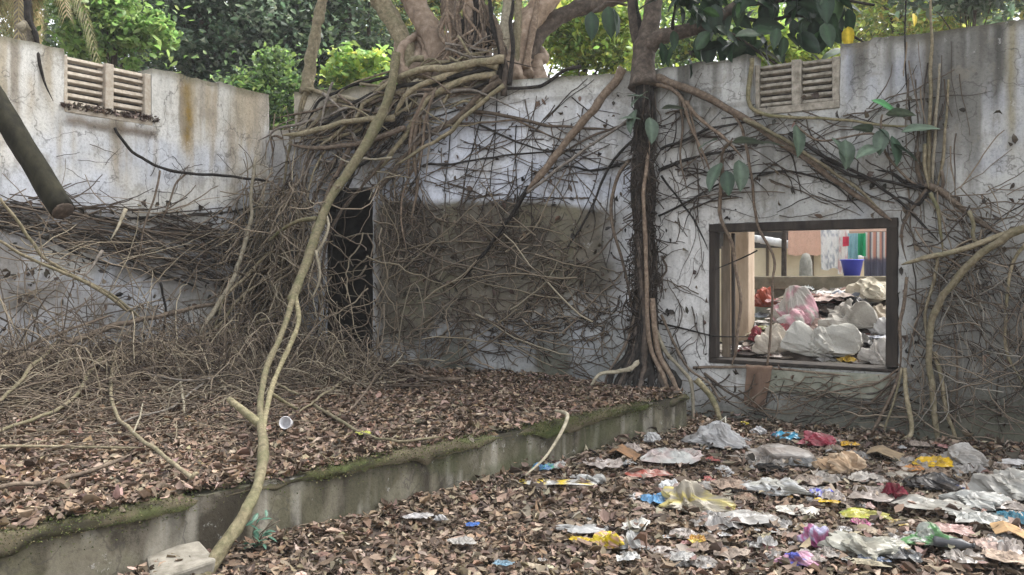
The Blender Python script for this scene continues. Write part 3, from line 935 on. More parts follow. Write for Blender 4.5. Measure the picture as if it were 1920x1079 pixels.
# the nameless small refuse of the heap
acc = Acc()
for k in range(1100):
    s, q = RNG.uniform(.4, 5.0), RNG.uniform(.35, 3.1)
    p_ = WR.pt(s, 0, -q)
    zz = float(heap_z(p_[0], p_[1]))
    pal = [(.55, .50, .45), (.30, .24, .19), (.09, .08, .07), (.46, .38, .32), (.62, .60, .57), (.38, .13, .10), (.20, .22, .27), (.50, .42, .30), (.58, .50, .45)][RNG.integers(9)]
    r_ = RNG.uniform(.04, .15)
    V, F, C = sheet(np.array([p_[0], p_[1], zz]), r_, r_ * RNG.uniform(.5, 1), r_ * RNG.uniform(.3, .8), 900 + k, RNG.uniform(0, 6), pal, None, None, .4, 4, 9)
    acc.add(V, F, C)
tag(acc.build("heap_refuse", M['film'], None, False), "small mixed wrappers and dirt covering the heap outside the window", "rubbish", kind='stuff')

# yard wall with its coping
WY = beyond(3.3)
yw = wbox("yard_wall", WY, .25, 7.0, -.2, 1.33, -.12, .2, M['sillblock'], None, .004, .01)
tag(yw, "low yard wall behind the rubbish heap under a flat mossy coping", "wall")
wbox("coping", WY, .22, 7.0, 1.335, 1.51, -.10, .34, mat_flat("coping_concrete", (.13, .115, .08), (.25, .22, .16), 8, .9), yw, .006, .015)
# tan pillar just behind the window
a_, b_ = WR.sz(1388, 560)
p0 = at(1390, 520, 9.62)
pil = rock("yard_pillar", (p0[0], p0[1], 1.35), (.235, .24, 3.0), math.atan2(WR.d[1], WR.d[0]), 8,
           mat_flat("tan_pillar_render", (.27, .20, .135), (.47, .37, .28), 7, .9, .4, (1, 1, .3)), .006)
tag(pil, "tan rendered pillar standing just outside the window's left side", "pillar")

# house behind the yard
M['cream'] = mat_flat("cream_house_paint", (.70, .60, .42), (.82, .73, .56), 3, .85, .1)
M['pinkwall'] = mat_flat("pink_brick_wall", (.52, .33, .26), (.66, .47, .38), 6, .85, .2)
WH = beyond(7.0)
hs, _ = WH.sz(1540, 500)
house = empty("house", WH.pt(hs, 0, 0))
tag(house, "cream and pink house with a lean-to roof, behind the washing line", "house")
def hpx(name, x0, x1, y0, y1, off, dep, mat, par=None):
    sa, za = WH.sz(x0, y1, off); sb, zb = WH.sz(x1, y0, off)
    return wbox(name, WH, float(sa), float(sb), float(za), float(zb), off - dep / 2, dep, mat, par or house, .003, .01)
lw = hpx("lower_wall", 1330, 1600, 462, 640, .5, .2, M['cream'])
hpx("upper_wall", 1481, 1900, 395, 640, .0, .2, M['pinkwall'])
hpx("opening_shade", 1240, 1480, 395, 640, -.9, .2, M['black'])  # black panel standing in for the shade inside a dark opening
hpx("plinth", 1600, 1900, 478, 640, .25, .2, M['cream'])
for k in range(3):
    sx = 1352 + k * 84
    hpx("wall_batten", sx, sx + 5, 462, 640, .53, .03, M['timber_light'], lw)
# lean-to roof: white sheet sloping down along the front
sa, za = WH.sz(1405, 452, .9); sb, zb = WH.sz(1600, 486, .9)
n = 46
S = np.linspace(float(sa), float(sb), n); D = np.array([1.0, -.25])
SS, DD = np.meshgrid(S, D, indexing='ij')
ZZ = float(za) + (SS - float(sa)) / float(sb - sa) * float(zb - za) + .018 * np.sin(SS * 60)
V = WH.pt(SS, ZZ, DD).reshape(-1, 3)
ro = mk("lean_to_roof", V, gridF(n, 2), mat_flat("white_roof_sheet", (.62, .62, .64), (.78, .78, .78), 4, .6, .1), house, True)
so = ro.modifiers.new("thick", 'SOLIDIFY'); so.thickness = .10; so.offset = 1
pst = blob((0, 0, 0), 1, 3)
p0 = at(1511, 520, 12.25)
V, F = lathe([(0, -.2), (.105, -.2), (.11, .6), (.10, 1.4), (.09, 1.72), (.05, 1.83), (0, 1.85)], 10)
po = mk("stone_post", V + np.array([p0[0], p0[1], 0]), F, M['concrete'], None, True)
tag(po, "round topped grey stone post standing behind the yard wall", "post")

# washing line
WLN = beyond(4.3)
rope = empty("washing_line", WLN.pt(1.0, 0, 0))
tag(rope, "thin washing line strung on poles behind the yard wall", "washing line")
sA, zA = WLN.sz(1440, 428); sB, zB = WLN.sz(1760, 431)
pts = WLN.pt(np.linspace(float(sA) - 1.2, float(sB) + .6, 14), np.linspace(float(zA) + .02, float(zB), 14) - .05 * np.sin(np.linspace(0, math.pi, 14)), 0)
V, F = tube(pts, .006, 5); mk("rope", V, F, M['cloth'] if False else M['timber_light'], rope)
for p_ in (pts[0], pts[-1]):
    V, F = tube([(p_[0], p_[1], -.2), (p_[0] + .01, p_[1], 1), (p_[0], p_[1], p_[2] + .1)], .035, 8)
    mk("pole", V, F, M['timber_light'], rope)

def laundry(x0, x1, y0, y1, fcol, label, name, cat, off=0.02, folds=9, amp=.035, seed=1, taper=0.0):
    sa, zt = WLN.sz(x0, y0, off); sb, zb = WLN.sz(x1, y1, off)
    n, m = 34, 16
    u, v = np.meshgrid(np.linspace(0, 1, n), np.linspace(0, 1, m), indexing='ij')
    wig = amp * (.3 + .7 * v) * np.sin(u * folds * math.pi + 2 * fbm(u * 3, v, seed)) + .03 * (fbm(u * 3, v * 3, seed + 1) - .5)
    uu = u + (u - .5) * taper * v
    hem = .03 * np.sin(u * folds * 1.7 + seed) * v
    V = WLN.pt(float(sa) + uu * float(sb - sa), float(zt) + (float(zb) - float(zt)) * (v + hem), off + wig).reshape(-1, 3)
    C = fcol(u, v).reshape(-1, 3)
    o = mk(name, V, gridF(n, m), M['cloth'], None, True, C)
    tag(o, label, cat)
def plain(c): return lambda u, v: np.array(c) * (.9 + .2 * fbm(u * 6, v * 6, 3))[..., None]
laundry(1478, 1546, 430, 478, plain((.62, .40, .31)), "salmon pink cloth hanging on the washing line, farthest from the green one", "hanging_cloth", "cloth", .03, 7, .02, 5)
laundry(1538, 1574, 432, 505, lambda u, v: lerp((.72, .72, .71), (.38, .40, .45), sstep(.55, .62, fbm(u * 7, v * 9, 8))), "white patterned garment hanging on the washing line", "hanging_garment", "cloth", .06, 4, .03, 6, -.15)
laundry(1571, 1592, 432, 512, lambda u, v: lerp((.70, .68, .66), (.55, .36, .36), sstep(.56, .62, fbm(u * 5, v * 9, 9))), "narrow white and pink cloth hanging beside the patterned garment", "hanging_cloth", "cloth", .05, 3, .03, 7)
laundry(1580, 1592, 444, 462, plain((.55, .06, .10)), "small crimson cloth pegged on the washing line", "hanging_cloth", "cloth", .13, 2, .01, 8)
laundry(1590, 1610, 438, 486, plain((.24, .42, .47)), "pale teal cloth hanging between crimson and green washing", "hanging_cloth", "cloth", .10, 4, .03, 9)
laundry(1609, 1623, 438, 480, plain((.02, .27, .12)), "bright green cloth on the washing line", "hanging_cloth", "cloth", .11, 3, .03, 10)
def plaid(u, v):
    c = lerp((.50, .26, .20), (.10, .10, .14), sstep(.52, .62, v))
    c = lerp(c, (.55, .55, .53), ((np.sin(u * 38) > .45) * (v < .6)).astype(float))
    return lerp(c, (.06, .06, .09), ((np.sin(u * 38 + 1.4) > .6)).astype(float) * .8)
laundry(1621, 1690, 436, 522, plaid, "striped red and dark cloth hanging nearest the window's jamb", "hanging_cloth", "cloth", .04, 12, .035, 11)
# blue tub on the yard wall
sb, zb = WY.sz(1596, 516, -.05)
V, F = lathe([(0, 0), (.10, 0), (.14, .20), (.155, .205), (.15, .215), (.132, .20), (.095, .012), (0, .012)], 22)
tub = mk("plastic_tub", V * 1.0 + WY.pt(float(sb), 1.517, -.10), F, mat_flat("blue_plastic", (.035, .05, .42), (.05, .07, .52), 6, .35, .05), None, True)
tag(tub, "bright blue plastic tub standing on the yard wall's coping", "tub")
# brown rag over the sill
def rag(x0, x1, y0, y1, label):
    n, m = 14, 20
    u, v = np.meshgrid(np.linspace(0, 1, n), np.linspace(0, 1, m), indexing='ij')
    (sa, zt), (sb, zb) = WR.sz(x0, y0, .06), WR.sz(x1, y1, .06)
    k = sstep(.0, .30, v)
    off = -.10 + k * .165 + .022 * np.sin(u * 9 + v * 3) * v + .02 * (fbm(u * 3, v * 5, 31) - .5)
    s = float(sa) + (u + (u - .5) * -.35 * v + .08 * np.sin(v * 5)) * float(sb - sa)
    z = float(zt) - sstep(.2, 1, v) * float(zt - zb) + .012 * (1 - k) - .03 * v * np.abs(np.sin(u * 7))
    C = np.array((.16, .105, .075)) * (.7 + .6 * fbm(u * 4, v * 7, 33))[..., None]
    o = mk("rag", WR.pt(s, z, off).reshape(-1, 3), gridF(n, m), M['cloth'], None, True, C.reshape(-1, 3))
    tag(o, label, "rag")
rag(1392, 1446, 684, 762, "brown ragged cloth hanging over the window sill")
# ---------------------------------------------------------------- roots and creepers
def hits(where, pts, off):
    """pixel poly-line -> points in the place: on a wall (W, OFF metres in front), or on the litter ('G')"""
    out = []
    n = len(pts)
    for i, p in enumerate(pts):
        o = off[0] + (off[1] - off[0]) * i / max(n - 1, 1) if isinstance(off, tuple) else off
        if len(p) == 3: out.append(at(*p))
        elif where == 'G': out.append(ground_hit(p[0], p[1], o))
        else: out.append(where.hit(p[0], p[1], o))
    return np.array(out)

def root(name, where, pts, w0, w1, mat, parent, off=.05, sides=7, wob=.25, lump=.08):
    P = hits(where, pts, off)
    L = np.linalg.norm(np.diff(P, axis=0), axis=1).sum()
    n = int(np.clip(L / .05, 8, 60))
    Q = smoothpts(P, n)
    r = np.linspace(w0, w1, n) * Q[:, 1] / FP / 2
    r[-4:] *= np.array([.9, .75, .55, .25])
    j = RNG.normal(0, 1, (n, 3)); 
    for _ in range(2): j = (j + np.roll(j, 1, 0) + np.roll(j, -1, 0)) / 3
    j[0] = j[-1] = 0
    Q = Q + j * (r * wob + .004)[:, None]
    V, F = tube(Q, r, sides, lump)
    return mk(name, V, F, M[mat] if isinstance(mat, str) else mat, parent)

TREE_B = empty("banyan_tree", WC.pt(2.6, TOP, -.2))
tag(TREE_B, "big pale banyan growing on the wall top with a mass of roots spilling over it", "tree")

# trunk stems above the wall (they stand on and behind its top)
def stem(pts, w0, w1, mat, parent, name="stem", sides=14, lump=.10):
    P = np.array([at(*p) for p in pts])
    n = int(np.clip(np.linalg.norm(np.diff(P, axis=0), axis=1).sum() / .06, 10, 60))
    Q = smoothpts(P, n)
    r = np.linspace(w0, w1, n) * Q[:, 1] / FP / 2
    r[:4] *= np.linspace(1.25, 1.0, 4)
    V, F = tube(Q, r, sides, lump)
    return mk(name, V, F, M[mat], parent)
acc = Acc()
for k in range(26):                                   # buttressed base: fused root stems
    x = 752 + k * 10 + RNG.normal(0, 5); y = 10.02 + RNG.normal(0, .10)
    P = np.array([at(x + RNG.normal(0, 10), 150 + RNG.uniform(-8, 12), y - .12), at(x, 118, y), at(x + RNG.normal(0, 8), 92 + RNG.normal(0, 10), y + .12), at(x + RNG.normal(0, 14), 66, y + .22)])
    V, F = tube(smoothpts(P, 12), np.linspace(.075, .045, 12) * RNG.uniform(.7, 1.3), 8, .2)
    acc.add(V, F)
acc.build("trunk", M['trunk'], TREE_B)
stem([(835, 150, 9.95), (818, 85, 10.0), (790, 30, 10.1), (762, -30, 10.2), (735, -140, 10.4), (700, -300, 10.6)], 46, 40, 'trunk', TREE_B)
stem([(772, 150, 10.0), (757, 80, 10.1), (728, 25, 10.2), (700, -20, 10.25), (650, -110, 10.4), (580, -260, 10.5)], 34, 32, 'tan', TREE_B)
stem([(900, 130, 10.2), (902, 70, 10.25), (888, 20, 10.3), (880, -30, 10.35), (868, -160, 10.5), (880, -330, 10.6)], 42, 34, 'trunk', TREE_B)
stem([(868, 120, 10.2), (862, 60, 10.3), (842, 20, 10.4), (850, -60, 10.5)], 40, 26, 'red', TREE_B)
stem([(958, 150, 10.0), (968, 90, 10.05), (985, 50, 10.1), (1020, 5, 10.2), (1060, -40, 10.3), (1130, -150, 10.5), (1230, -300, 10.7)], 48, 38, 'trunk', TREE_B)
stem([(985, 145, 10.1), (998, 85, 10.2), (1030, 45, 10.3), (1075, 20, 10.4), (1130, 5, 10.5), (1190, -20, 10.6), (1300, -110, 10.8)], 34, 24, 'figtrunk', TREE_B)
stem([(938, 140, 9.9), (944, 70, 9.95), (953, 20, 10.0), (955, -40, 10.0), (960, -200, 10.1)], 26, 20, 'pale', TREE_B)
stem([(965, 120, 9.9), (970, 60, 9.9), (972, 0, 9.95), (980, -150, 10.0)], 16, 12, 'tan', TREE_B)
stem([(985, 130, 9.9), (998, 60, 9.95), (1010, -10, 10.0), (1030, -150, 10.1)], 14, 10, 'red', TREE_B)
# fibrous hanging rootlets among the stems
for k in range(34):
    x = RNG.uniform(835, 935)
    y0 = RNG.uniform(-20, 50)
    root("rootlet", WC, [(x, y0), (x + RNG.normal(0, 12), y0 + 40), (x + RNG.normal(0, 22), 95), (x + RNG.normal(0, 34), 128)], RNG.uniform(4, 9), RNG.uniform(2, 5),
         ['brown', 'red', 'dark', 'brown'][k % 4], TREE_B, (-.05, .06), 5, .6)
for k in range(14):
    a_, b_ = RNG.uniform(835, 890), RNG.uniform(880, 960)
    ya, yb = RNG.uniform(50, 120), RNG.uniform(60, 122)
    root("rootlet", WC, [(a_, ya), ((a_ + b_) / 2, (ya + yb) / 2 + RNG.normal(6, 8)), (b_, yb)], 5, 3, ['grey', 'tan', 'brown'][k % 3], TREE_B, .08, 5, .5)
# dark slim shoots in front
for (p, w0, w1, m) in (([(948, 150), (942, 90), (930, 40), (905, 5), (890, -30)], 12, 6, 'brown'), ([(935, 170), (938, 110), (925, 50), (915, -20)], 14, 9, 'dark'),
                       ([(955, 160), (962, 100), (958, 40), (965, -20)], 10, 7, 'dark'), ([(945, 180), (950, 130), (940, 100), (935, 60)], 14, 8, 'figtrunk')):
    root("shoot", WC, p, w0, w1, m, TREE_B, .10, 6)

# root mass draped over the wall top towards the doorway
for k in range(27):
    f = k / 26
    x0, y0 = 942 - 150 * RNG.random() ** 1.3, 108 + 55 * RNG.random()
    y2 = 200 + 85 * f + RNG.normal(0, 8)
    xe = 545 + 90 * RNG.random() + 40 * f
    ye = 228 + 95 * f + RNG.normal(0, 14)
    xm = 735 + RNG.normal(0, 40)
    ym = 150 + 100 * f + RNG.normal(0, 20)
    w0 = RNG.choice([4, 6, 9, 12, 16], p=[.28, .28, .24, .13, .07])
    root("root", WC, [(x0, y0), (x0 - 55 + RNG.normal(0, 14), y0 + 8 + 30 * f), (xm, ym), ((xm + xe) / 2 + RNG.normal(0, 15), (ym + ye) / 2 + RNG.normal(0, 16)), (xe, ye)], w0, w0 * .5,
         RNG.choice(['tan', 'brown', 'dark', 'grey', 'brown', 'tan']), TREE_B, (RNG.uniform(.03, .12), RNG.uniform(.03, .18)), 7, .8, .14)
for k in range(34):
    xa, ya = RNG.uniform(600, 860), RNG.uniform(150, 290)
    a = RNG.choice([2.5, 2.0, .6, 2.8]) + RNG.normal(0, .3); L = RNG.uniform(60, 150)
    xb, yb = xa + math.cos(a) * L, ya + abs(math.sin(a)) * L
    root("root", WC, [(xa, ya), ((xa + xb) / 2 + RNG.normal(0, 12), (ya + yb) / 2 + RNG.normal(0, 12)), (xb, yb)], RNG.uniform(3, 8), 3, RNG.choice(['tan', 'brown', 'grey', 'dark']), TREE_B, (.12, .2), 5, .8)
BAN = [
 ([(945, 112), (900, 116), (850, 128), (800, 130), (745, 148), (700, 175)], 26, 18, 'tan', .16),
 ([(935, 125), (880, 122), (830, 145), (790, 160), (758, 185), (740, 215)], 24, 15, 'tan', .14),
 ([(930, 140), (870, 150), (830, 168), (800, 190), (770, 235), (740, 280), (700, 330)], 22, 14, 'tan', .13),
 ([(940, 150), (900, 180), (855, 225), (815, 248), (770, 280), (730, 330), (690, 375)], 24, 12, 'brown', .12),
 ([(945, 160), (890, 205), (840, 250), (800, 275), (740, 310)], 16, 9, 'tan', .16),
 ([(885, 130), (850, 165), (830, 195), (835, 175)], 14, 8, 'tan', .1),
 ([(785, 150), (770, 160), (762, 185), (768, 215)], 12, 9, 'pale', .14),
 ([(830, 165), (790, 205), (779, 250), (777, 300), (782, 345), (770, 420)], 18, 8, 'brown', .12),
 ([(800, 175), (776, 230), (768, 285), (764, 330)], 15, 8, 'red', .15),
 ([(818, 165), (800, 215), (793, 270), (785, 325)], 11, 6, 'brown', .16),
 ([(808, 160), (788, 225), (786, 290), (762, 345), (752, 400), (762, 470)], 9, 5, 'red', .1),
 ([(632, 190), (612, 200), (596, 225), (570, 250), (540, 262)], 16, 9, 'tan', .12),
 ([(690, 195), (650, 184), (622, 184), (608, 205), (592, 235)], 15, 10, 'pale', .09),
 ([(740, 222), (690, 226), (640, 230), (600, 243), (560, 252), (530, 254)], 20, 13, 'tan', .22),
 ([(760, 240), (700, 262), (640, 275), (590, 278), (540, 270)], 18, 11, 'brown', .20),
 ([(575, 168), (563, 195), (560, 225), (556, 245)], 13, 9, 'tan', .05),
 ([(575, 165), (585, 168), (620, 182), (690, 200), (720, 196)], 12, 9, 'tan', .07),
 ([(735, 296), (700, 300), (672, 298), (655, 305), (620, 285)], 8, 5, 'pale', .24),
 ([(660, 270), (640, 310), (610, 370), (590, 440), (575, 520)], 16, 9, 'brown', .14),
 ([(640, 280), (610, 330), (580, 390), (560, 460), (545, 560)], 15, 8, 'brown', .12),
 ([(680, 275), (660, 330), (640, 370), (625, 440), (615, 520), (605, 620)], 13, 7, 'dark', .10),
 ([(590, 285), (575, 320), (565, 370), (540, 430), (535, 520)], 14, 8, 'brown', .10),
 ([(545, 265), (535, 320), (528, 390), (520, 470), (515, 560)], 9, 6, 'tan', .12),
 ([(720, 300), (680, 350), (640, 395), (612, 460), (600, 560), (590, 660)], 10, 7, 'brown', .16),
 ([(700, 250), (665, 300), (640, 345), (600, 400)], 12, 7, 'red', .18),
 ([(530, 260), (518, 255), (508, 262), (512, 290), (508, 330)], 8, 4, 'brown', .06),
 ([(1090, 125), (1058, 132), (1025, 155), (1000, 164), (940, 165), (910, 163)], 12, 9, 'dark', .07),
 ([(860, 203), (915, 213), (975, 222), (1030, 236), (1090, 240), (1150, 246)], 12, 7, 'brown', .06),
 ([(850, 232), (905, 231), (960, 226), (1020, 232)], 8, 5, 'brown', .05),
 ([(960, 222), (1000, 240), (1040, 258), (1080, 262)], 7, 4, 'brown', .05),
 ([(800, 308), (850, 308), (905, 298), (960, 290), (1040, 285), (1110, 278)], 7, 5, 'dark', .05),
 ([(900, 235), (960, 262), (1010, 280), (1055, 288), (1120, 330)], 7, 4, 'dark', .04),
 ([(845, 230), (842, 280), (836, 330), (832, 372)], 4, 3, 'dark', .03),
 ([(912, 165), (900, 230), (880, 300), (866, 370)], 5, 3, 'dark', .04),
 ([(932, 165), (930, 230), (924, 300), (918, 372)], 4, 3, 'dark', .03),
 ([(968, 235), (966, 290), (970, 372), (975, 440)], 4, 3, 'dark', .03),
 ([(905, 180), (890, 195), (868, 190), (840, 205)], 10, 6, 'tan', .12),
]
for (p, w0, w1, m, o) in BAN:
    root("root", WC, p, w0 * .64, w1 * .64, m, TREE_B, o)

# slim pale trunk rising from the wall's broken end
TREE_S = empty("slim_tree", WC.hit(578, 168, -.1))
tag(TREE_S, "slim pale tree standing on the broken end of the wall by the gap", "tree")
stem([(574, 175, 10.15), (582, 120, 10.2), (592, 60, 10.22), (600, 20, 10.25), (610, -40, 10.3), (620, -220, 10.4)], 24, 14, 'tan', TREE_S, "trunk", 10, .14)
root("root", WC, [(585, 150), (572, 185), (560, 230)], 10, 6, 'tan', TREE_S, .03)

# the long liana that leans from the wall top down to the leaves in front of the raised floor
LI = empty("liana", at(375, 1080, 4.1))
tag(LI, "long pale liana leaning from the wall top to the leaves before the low edge wall", "liana")
def free(name, pts, w0, w1, mat, parent, sides=11, lump=.11):
    P = np.array([at(*p) for p in pts]); n = int(np.clip(np.linalg.norm(np.diff(P, axis=0), axis=1).sum() / .05, 8, 90))
    Q = smoothpts(P, n)
    wid = smoothpts(np.array([[w0], [w1]]) if np.isscalar(w0) else np.array(w0)[:, None], n)[:, 0]
    V, F = tube(Q, wid * Q[:, 1] / FP / 2, sides, lump)
    return mk(name, V, F, M[mat], parent)
free("stem", [(742, 100, 9.75), (737, 150, 9.65), (718, 210, 9.55), (697, 252, 9.45), (655, 320, 9.2), (618, 375, 9.0), (598, 425, 8.75), (580, 478, 8.45), (562, 525, 8.1), (546, 565, 7.7)],
     [15, 17, 18, 19, 18, 17, 17, 18, 17, 16], None, 'liana', LI)
free("stem", [(550, 555, 7.75), (538, 600, 7.35), (522, 640, 7.0), (500, 690, 6.5), (489, 745, 5.95), (489, 795, 5.5), (493, 835, 5.12), (491, 880, 4.78), (478, 925, 4.52), (452, 975, 4.36), (415, 1030, 4.24), (370, 1100, 4.10)],
     [12, 11, 10, 11, 11, 14, 19, 19, 21, 24, 27, 31], None, 'liana', LI, 12)
free("stem", [(553, 555, 7.8), (560, 600, 7.4), (545, 645, 7.05), (520, 700, 6.5), (506, 740, 6.05), (496, 790, 5.55), (493, 825, 5.22)], [11, 9, 9, 9, 10, 10, 10], None, 'liana', LI)
free("side_twig", [(606, 395, 8.9), (616, 420, 8.85), (608, 450, 8.8), (590, 480, 8.75)], 8, 5, 'pale', LI, 6)
free("side_twig", [(592, 410, 8.8), (560, 415, 8.9), (530, 430, 9.0), (505, 452, 9.1)], 9, 5, 'liana', LI, 6)
free("side_twig", [(592, 470, 8.4), (600, 520, 8.35), (585, 560, 8.3)], 6, 4, 'pale', LI, 6)
free("side_twig", [(489, 798, 5.50), (462, 776, 5.60), (430, 750, 5.75)], 16, 13, 'liana', LI, 8)
free("side_twig", [(502, 735, 6.1), (530, 752, 6.25), (556, 768, 6.45)], 8, 5, 'liana', LI, 6)

# fig tree rooted on the corner of the walls
FIG = empty("fig_tree", at(1210, 120, 9.25))
tag(FIG, "dark rooted fig tree perched on the wall corner, with big glossy leaves", "tree")
FS = lambda pts, w0, w1, mat, name: stem(pts, w0, w1, mat, FIG, name, 12, .09)
FS([(1208, 165, 9.05), (1206, 120, 9.1), (1208, 90, 9.15), (1216, 60, 9.18), (1224, 20, 9.2), (1226, -30, 9.25), (1235, -160, 9.3)], 48, 26, 'figtrunk', "trunk")
FS([(1202, 110, 9.12), (1192, 70, 9.2), (1186, 30, 9.25), (1180, -30, 9.3), (1170, -150, 9.35)], 18, 13, 'figtrunk', "branch")
FS([(1200, 80, 9.2), (1196, 40, 9.25), (1190, 0, 9.3), (1195, -90, 9.4)], 16, 10, 'dark', "branch")
FS([(1215, 88, 9.12), (1245, 68, 9.05), (1290, 58, 9.0), (1330, 46, 8.9), (1375, 15, 8.8), (1420, -20, 8.7), (1500, -110, 8.5)], 30, 16, 'figtrunk', "branch")
FS([(1330, 48, 8.9), (1375, 66, 8.85), (1425, 100, 8.8), (1470, 130, 8.75)], 7, 4, 'figtrunk', "branch")
FS([(1360, 25, 8.85), (1430, 40, 8.8), (1500, 30, 8.6), (1580, 60, 8.5), (1625, 82, 8.4)], 8, 4, 'dark', "branch")
FS([(1380, 12, 8.8), (1440, 5, 8.6), (1540, -5, 8.5), (1640, 10, 8.4)], 8, 5, 'dark', "branch")
FS([(1260, 66, 9.0), (1262, 40, 8.95), (1266, 10, 8.9), (1262, -40, 8.9)], 6, 4, 'dark', "branch")
FS([(1110, 25, 9.0), (1140, 5, 9.1), (1175, 10, 9.2)], 5, 5, 'figtrunk', "branch")

# dark pillar of fused roots down the corner
CN = WR.A
def corner(x, y, Y): return (x, y, Y)
for k in range(15):
    f = (k - 7) / 7
    x = 1208 + 13 * f
    mats = ['dark', 'dark', 'figtrunk', 'dark', 'dark']
    pts = [(1206 + 12 * f, 150, 9.03 - .05 * (1 - abs(f))), (x + RNG.normal(0, 5), 240, 8.98 - .06 * (1 - abs(f))), (x + RNG.normal(0, 6), 360, 8.95 - .08 * (1 - abs(f))),
           (x + RNG.normal(0, 6), 480, 8.93 - .08 * (1 - abs(f))), (x + 6 * f, 590, 8.9 - .08 * (1 - abs(f))), (x + 16 * f, 660, 8.85 - .06 * (1 - abs(f))), (x + 34 * f + RNG.normal(0, 5), 694, 8.78), (x + 44 * f + RNG.normal(0, 10), 716 + RNG.uniform(0, 8), 8.68), (x + 60 * f + RNG.normal(0, 10), 745, 8.60)]
    P = np.array([at(*p) for p in pts]); Q = smoothpts(P, 46)
    w_ = RNG.uniform(8, 15)
    V, F = tube(Q, np.concatenate([np.linspace(w_ * .8, w_ * 1.1, 36), np.linspace(w_ * 1.1, w_ * .45, 10)]) * 8.9 / FP / 2, 7, .18)
    mk("root", V, F, M[mats[k % 5]], FIG)
for (p, w0, w1, m) in (([(1216, 255, 8.85), (1213, 310, 8.82), (1206, 370, 8.8), (1210, 440, 8.8), (1212, 520, 8.8), (1214, 600, 8.78), (1222, 660, 8.75), (1245, 708, 8.70)], 9, 14, 'red'),
                       ([(1222, 560, 8.8), (1228, 620, 8.78), (1238, 670, 8.74), (1262, 712, 8.66)], 14, 12, 'red'),
                       ([(1180, 300, 8.95), (1160, 330, 8.98), (1146, 380, 9.0), (1150, 430, 9.02), (1170, 500, 9.0), (1186, 580, 8.95), (1192, 650, 8.9)], 9, 7, 'brown'),
                       ([(1230, 620, 8.8), (1248, 660, 8.75), (1275, 690, 8.68), (1296, 720, 8.62), (1300, 785, 8.55)], 11, 9, 'pale'),
                       ([(1200, 672, 8.84), (1185, 690, 8.72), (1158, 697, 8.66), (1125, 702, 8.62)], 13, 8, 'pale'),
                       ([(1305, 712, 8.60), (1330, 740, 8.57), (1345, 770, 8.52), (1352, 806, 8.46)], 15, 12, 'liana'),
                       ([(1240, 590, 8.82), (1262, 640, 8.78), (1290, 690, 8.72), (1330, 720, 8.60)], 7, 6, 'brown'),
                       ([(1198, 560, 8.86), (1180, 630, 8.84), (1158, 672, 8.82), (1140, 702, 8.8)], 8, 6, 'brown')):
    P = np.array([at(*q) for q in p]); P = np.vstack([P, P[-1] + (P[-1] - P[-2]) * .5 - np.array([0, 0, .10])]); Q = smoothpts(P, 34)
    V, F = tube(Q, np.linspace(w0 * .8, w1 * .7, 34) * Q[:, 1] / FP / 2, 8, .12)
    mk("root", V, F, M[m], FIG)

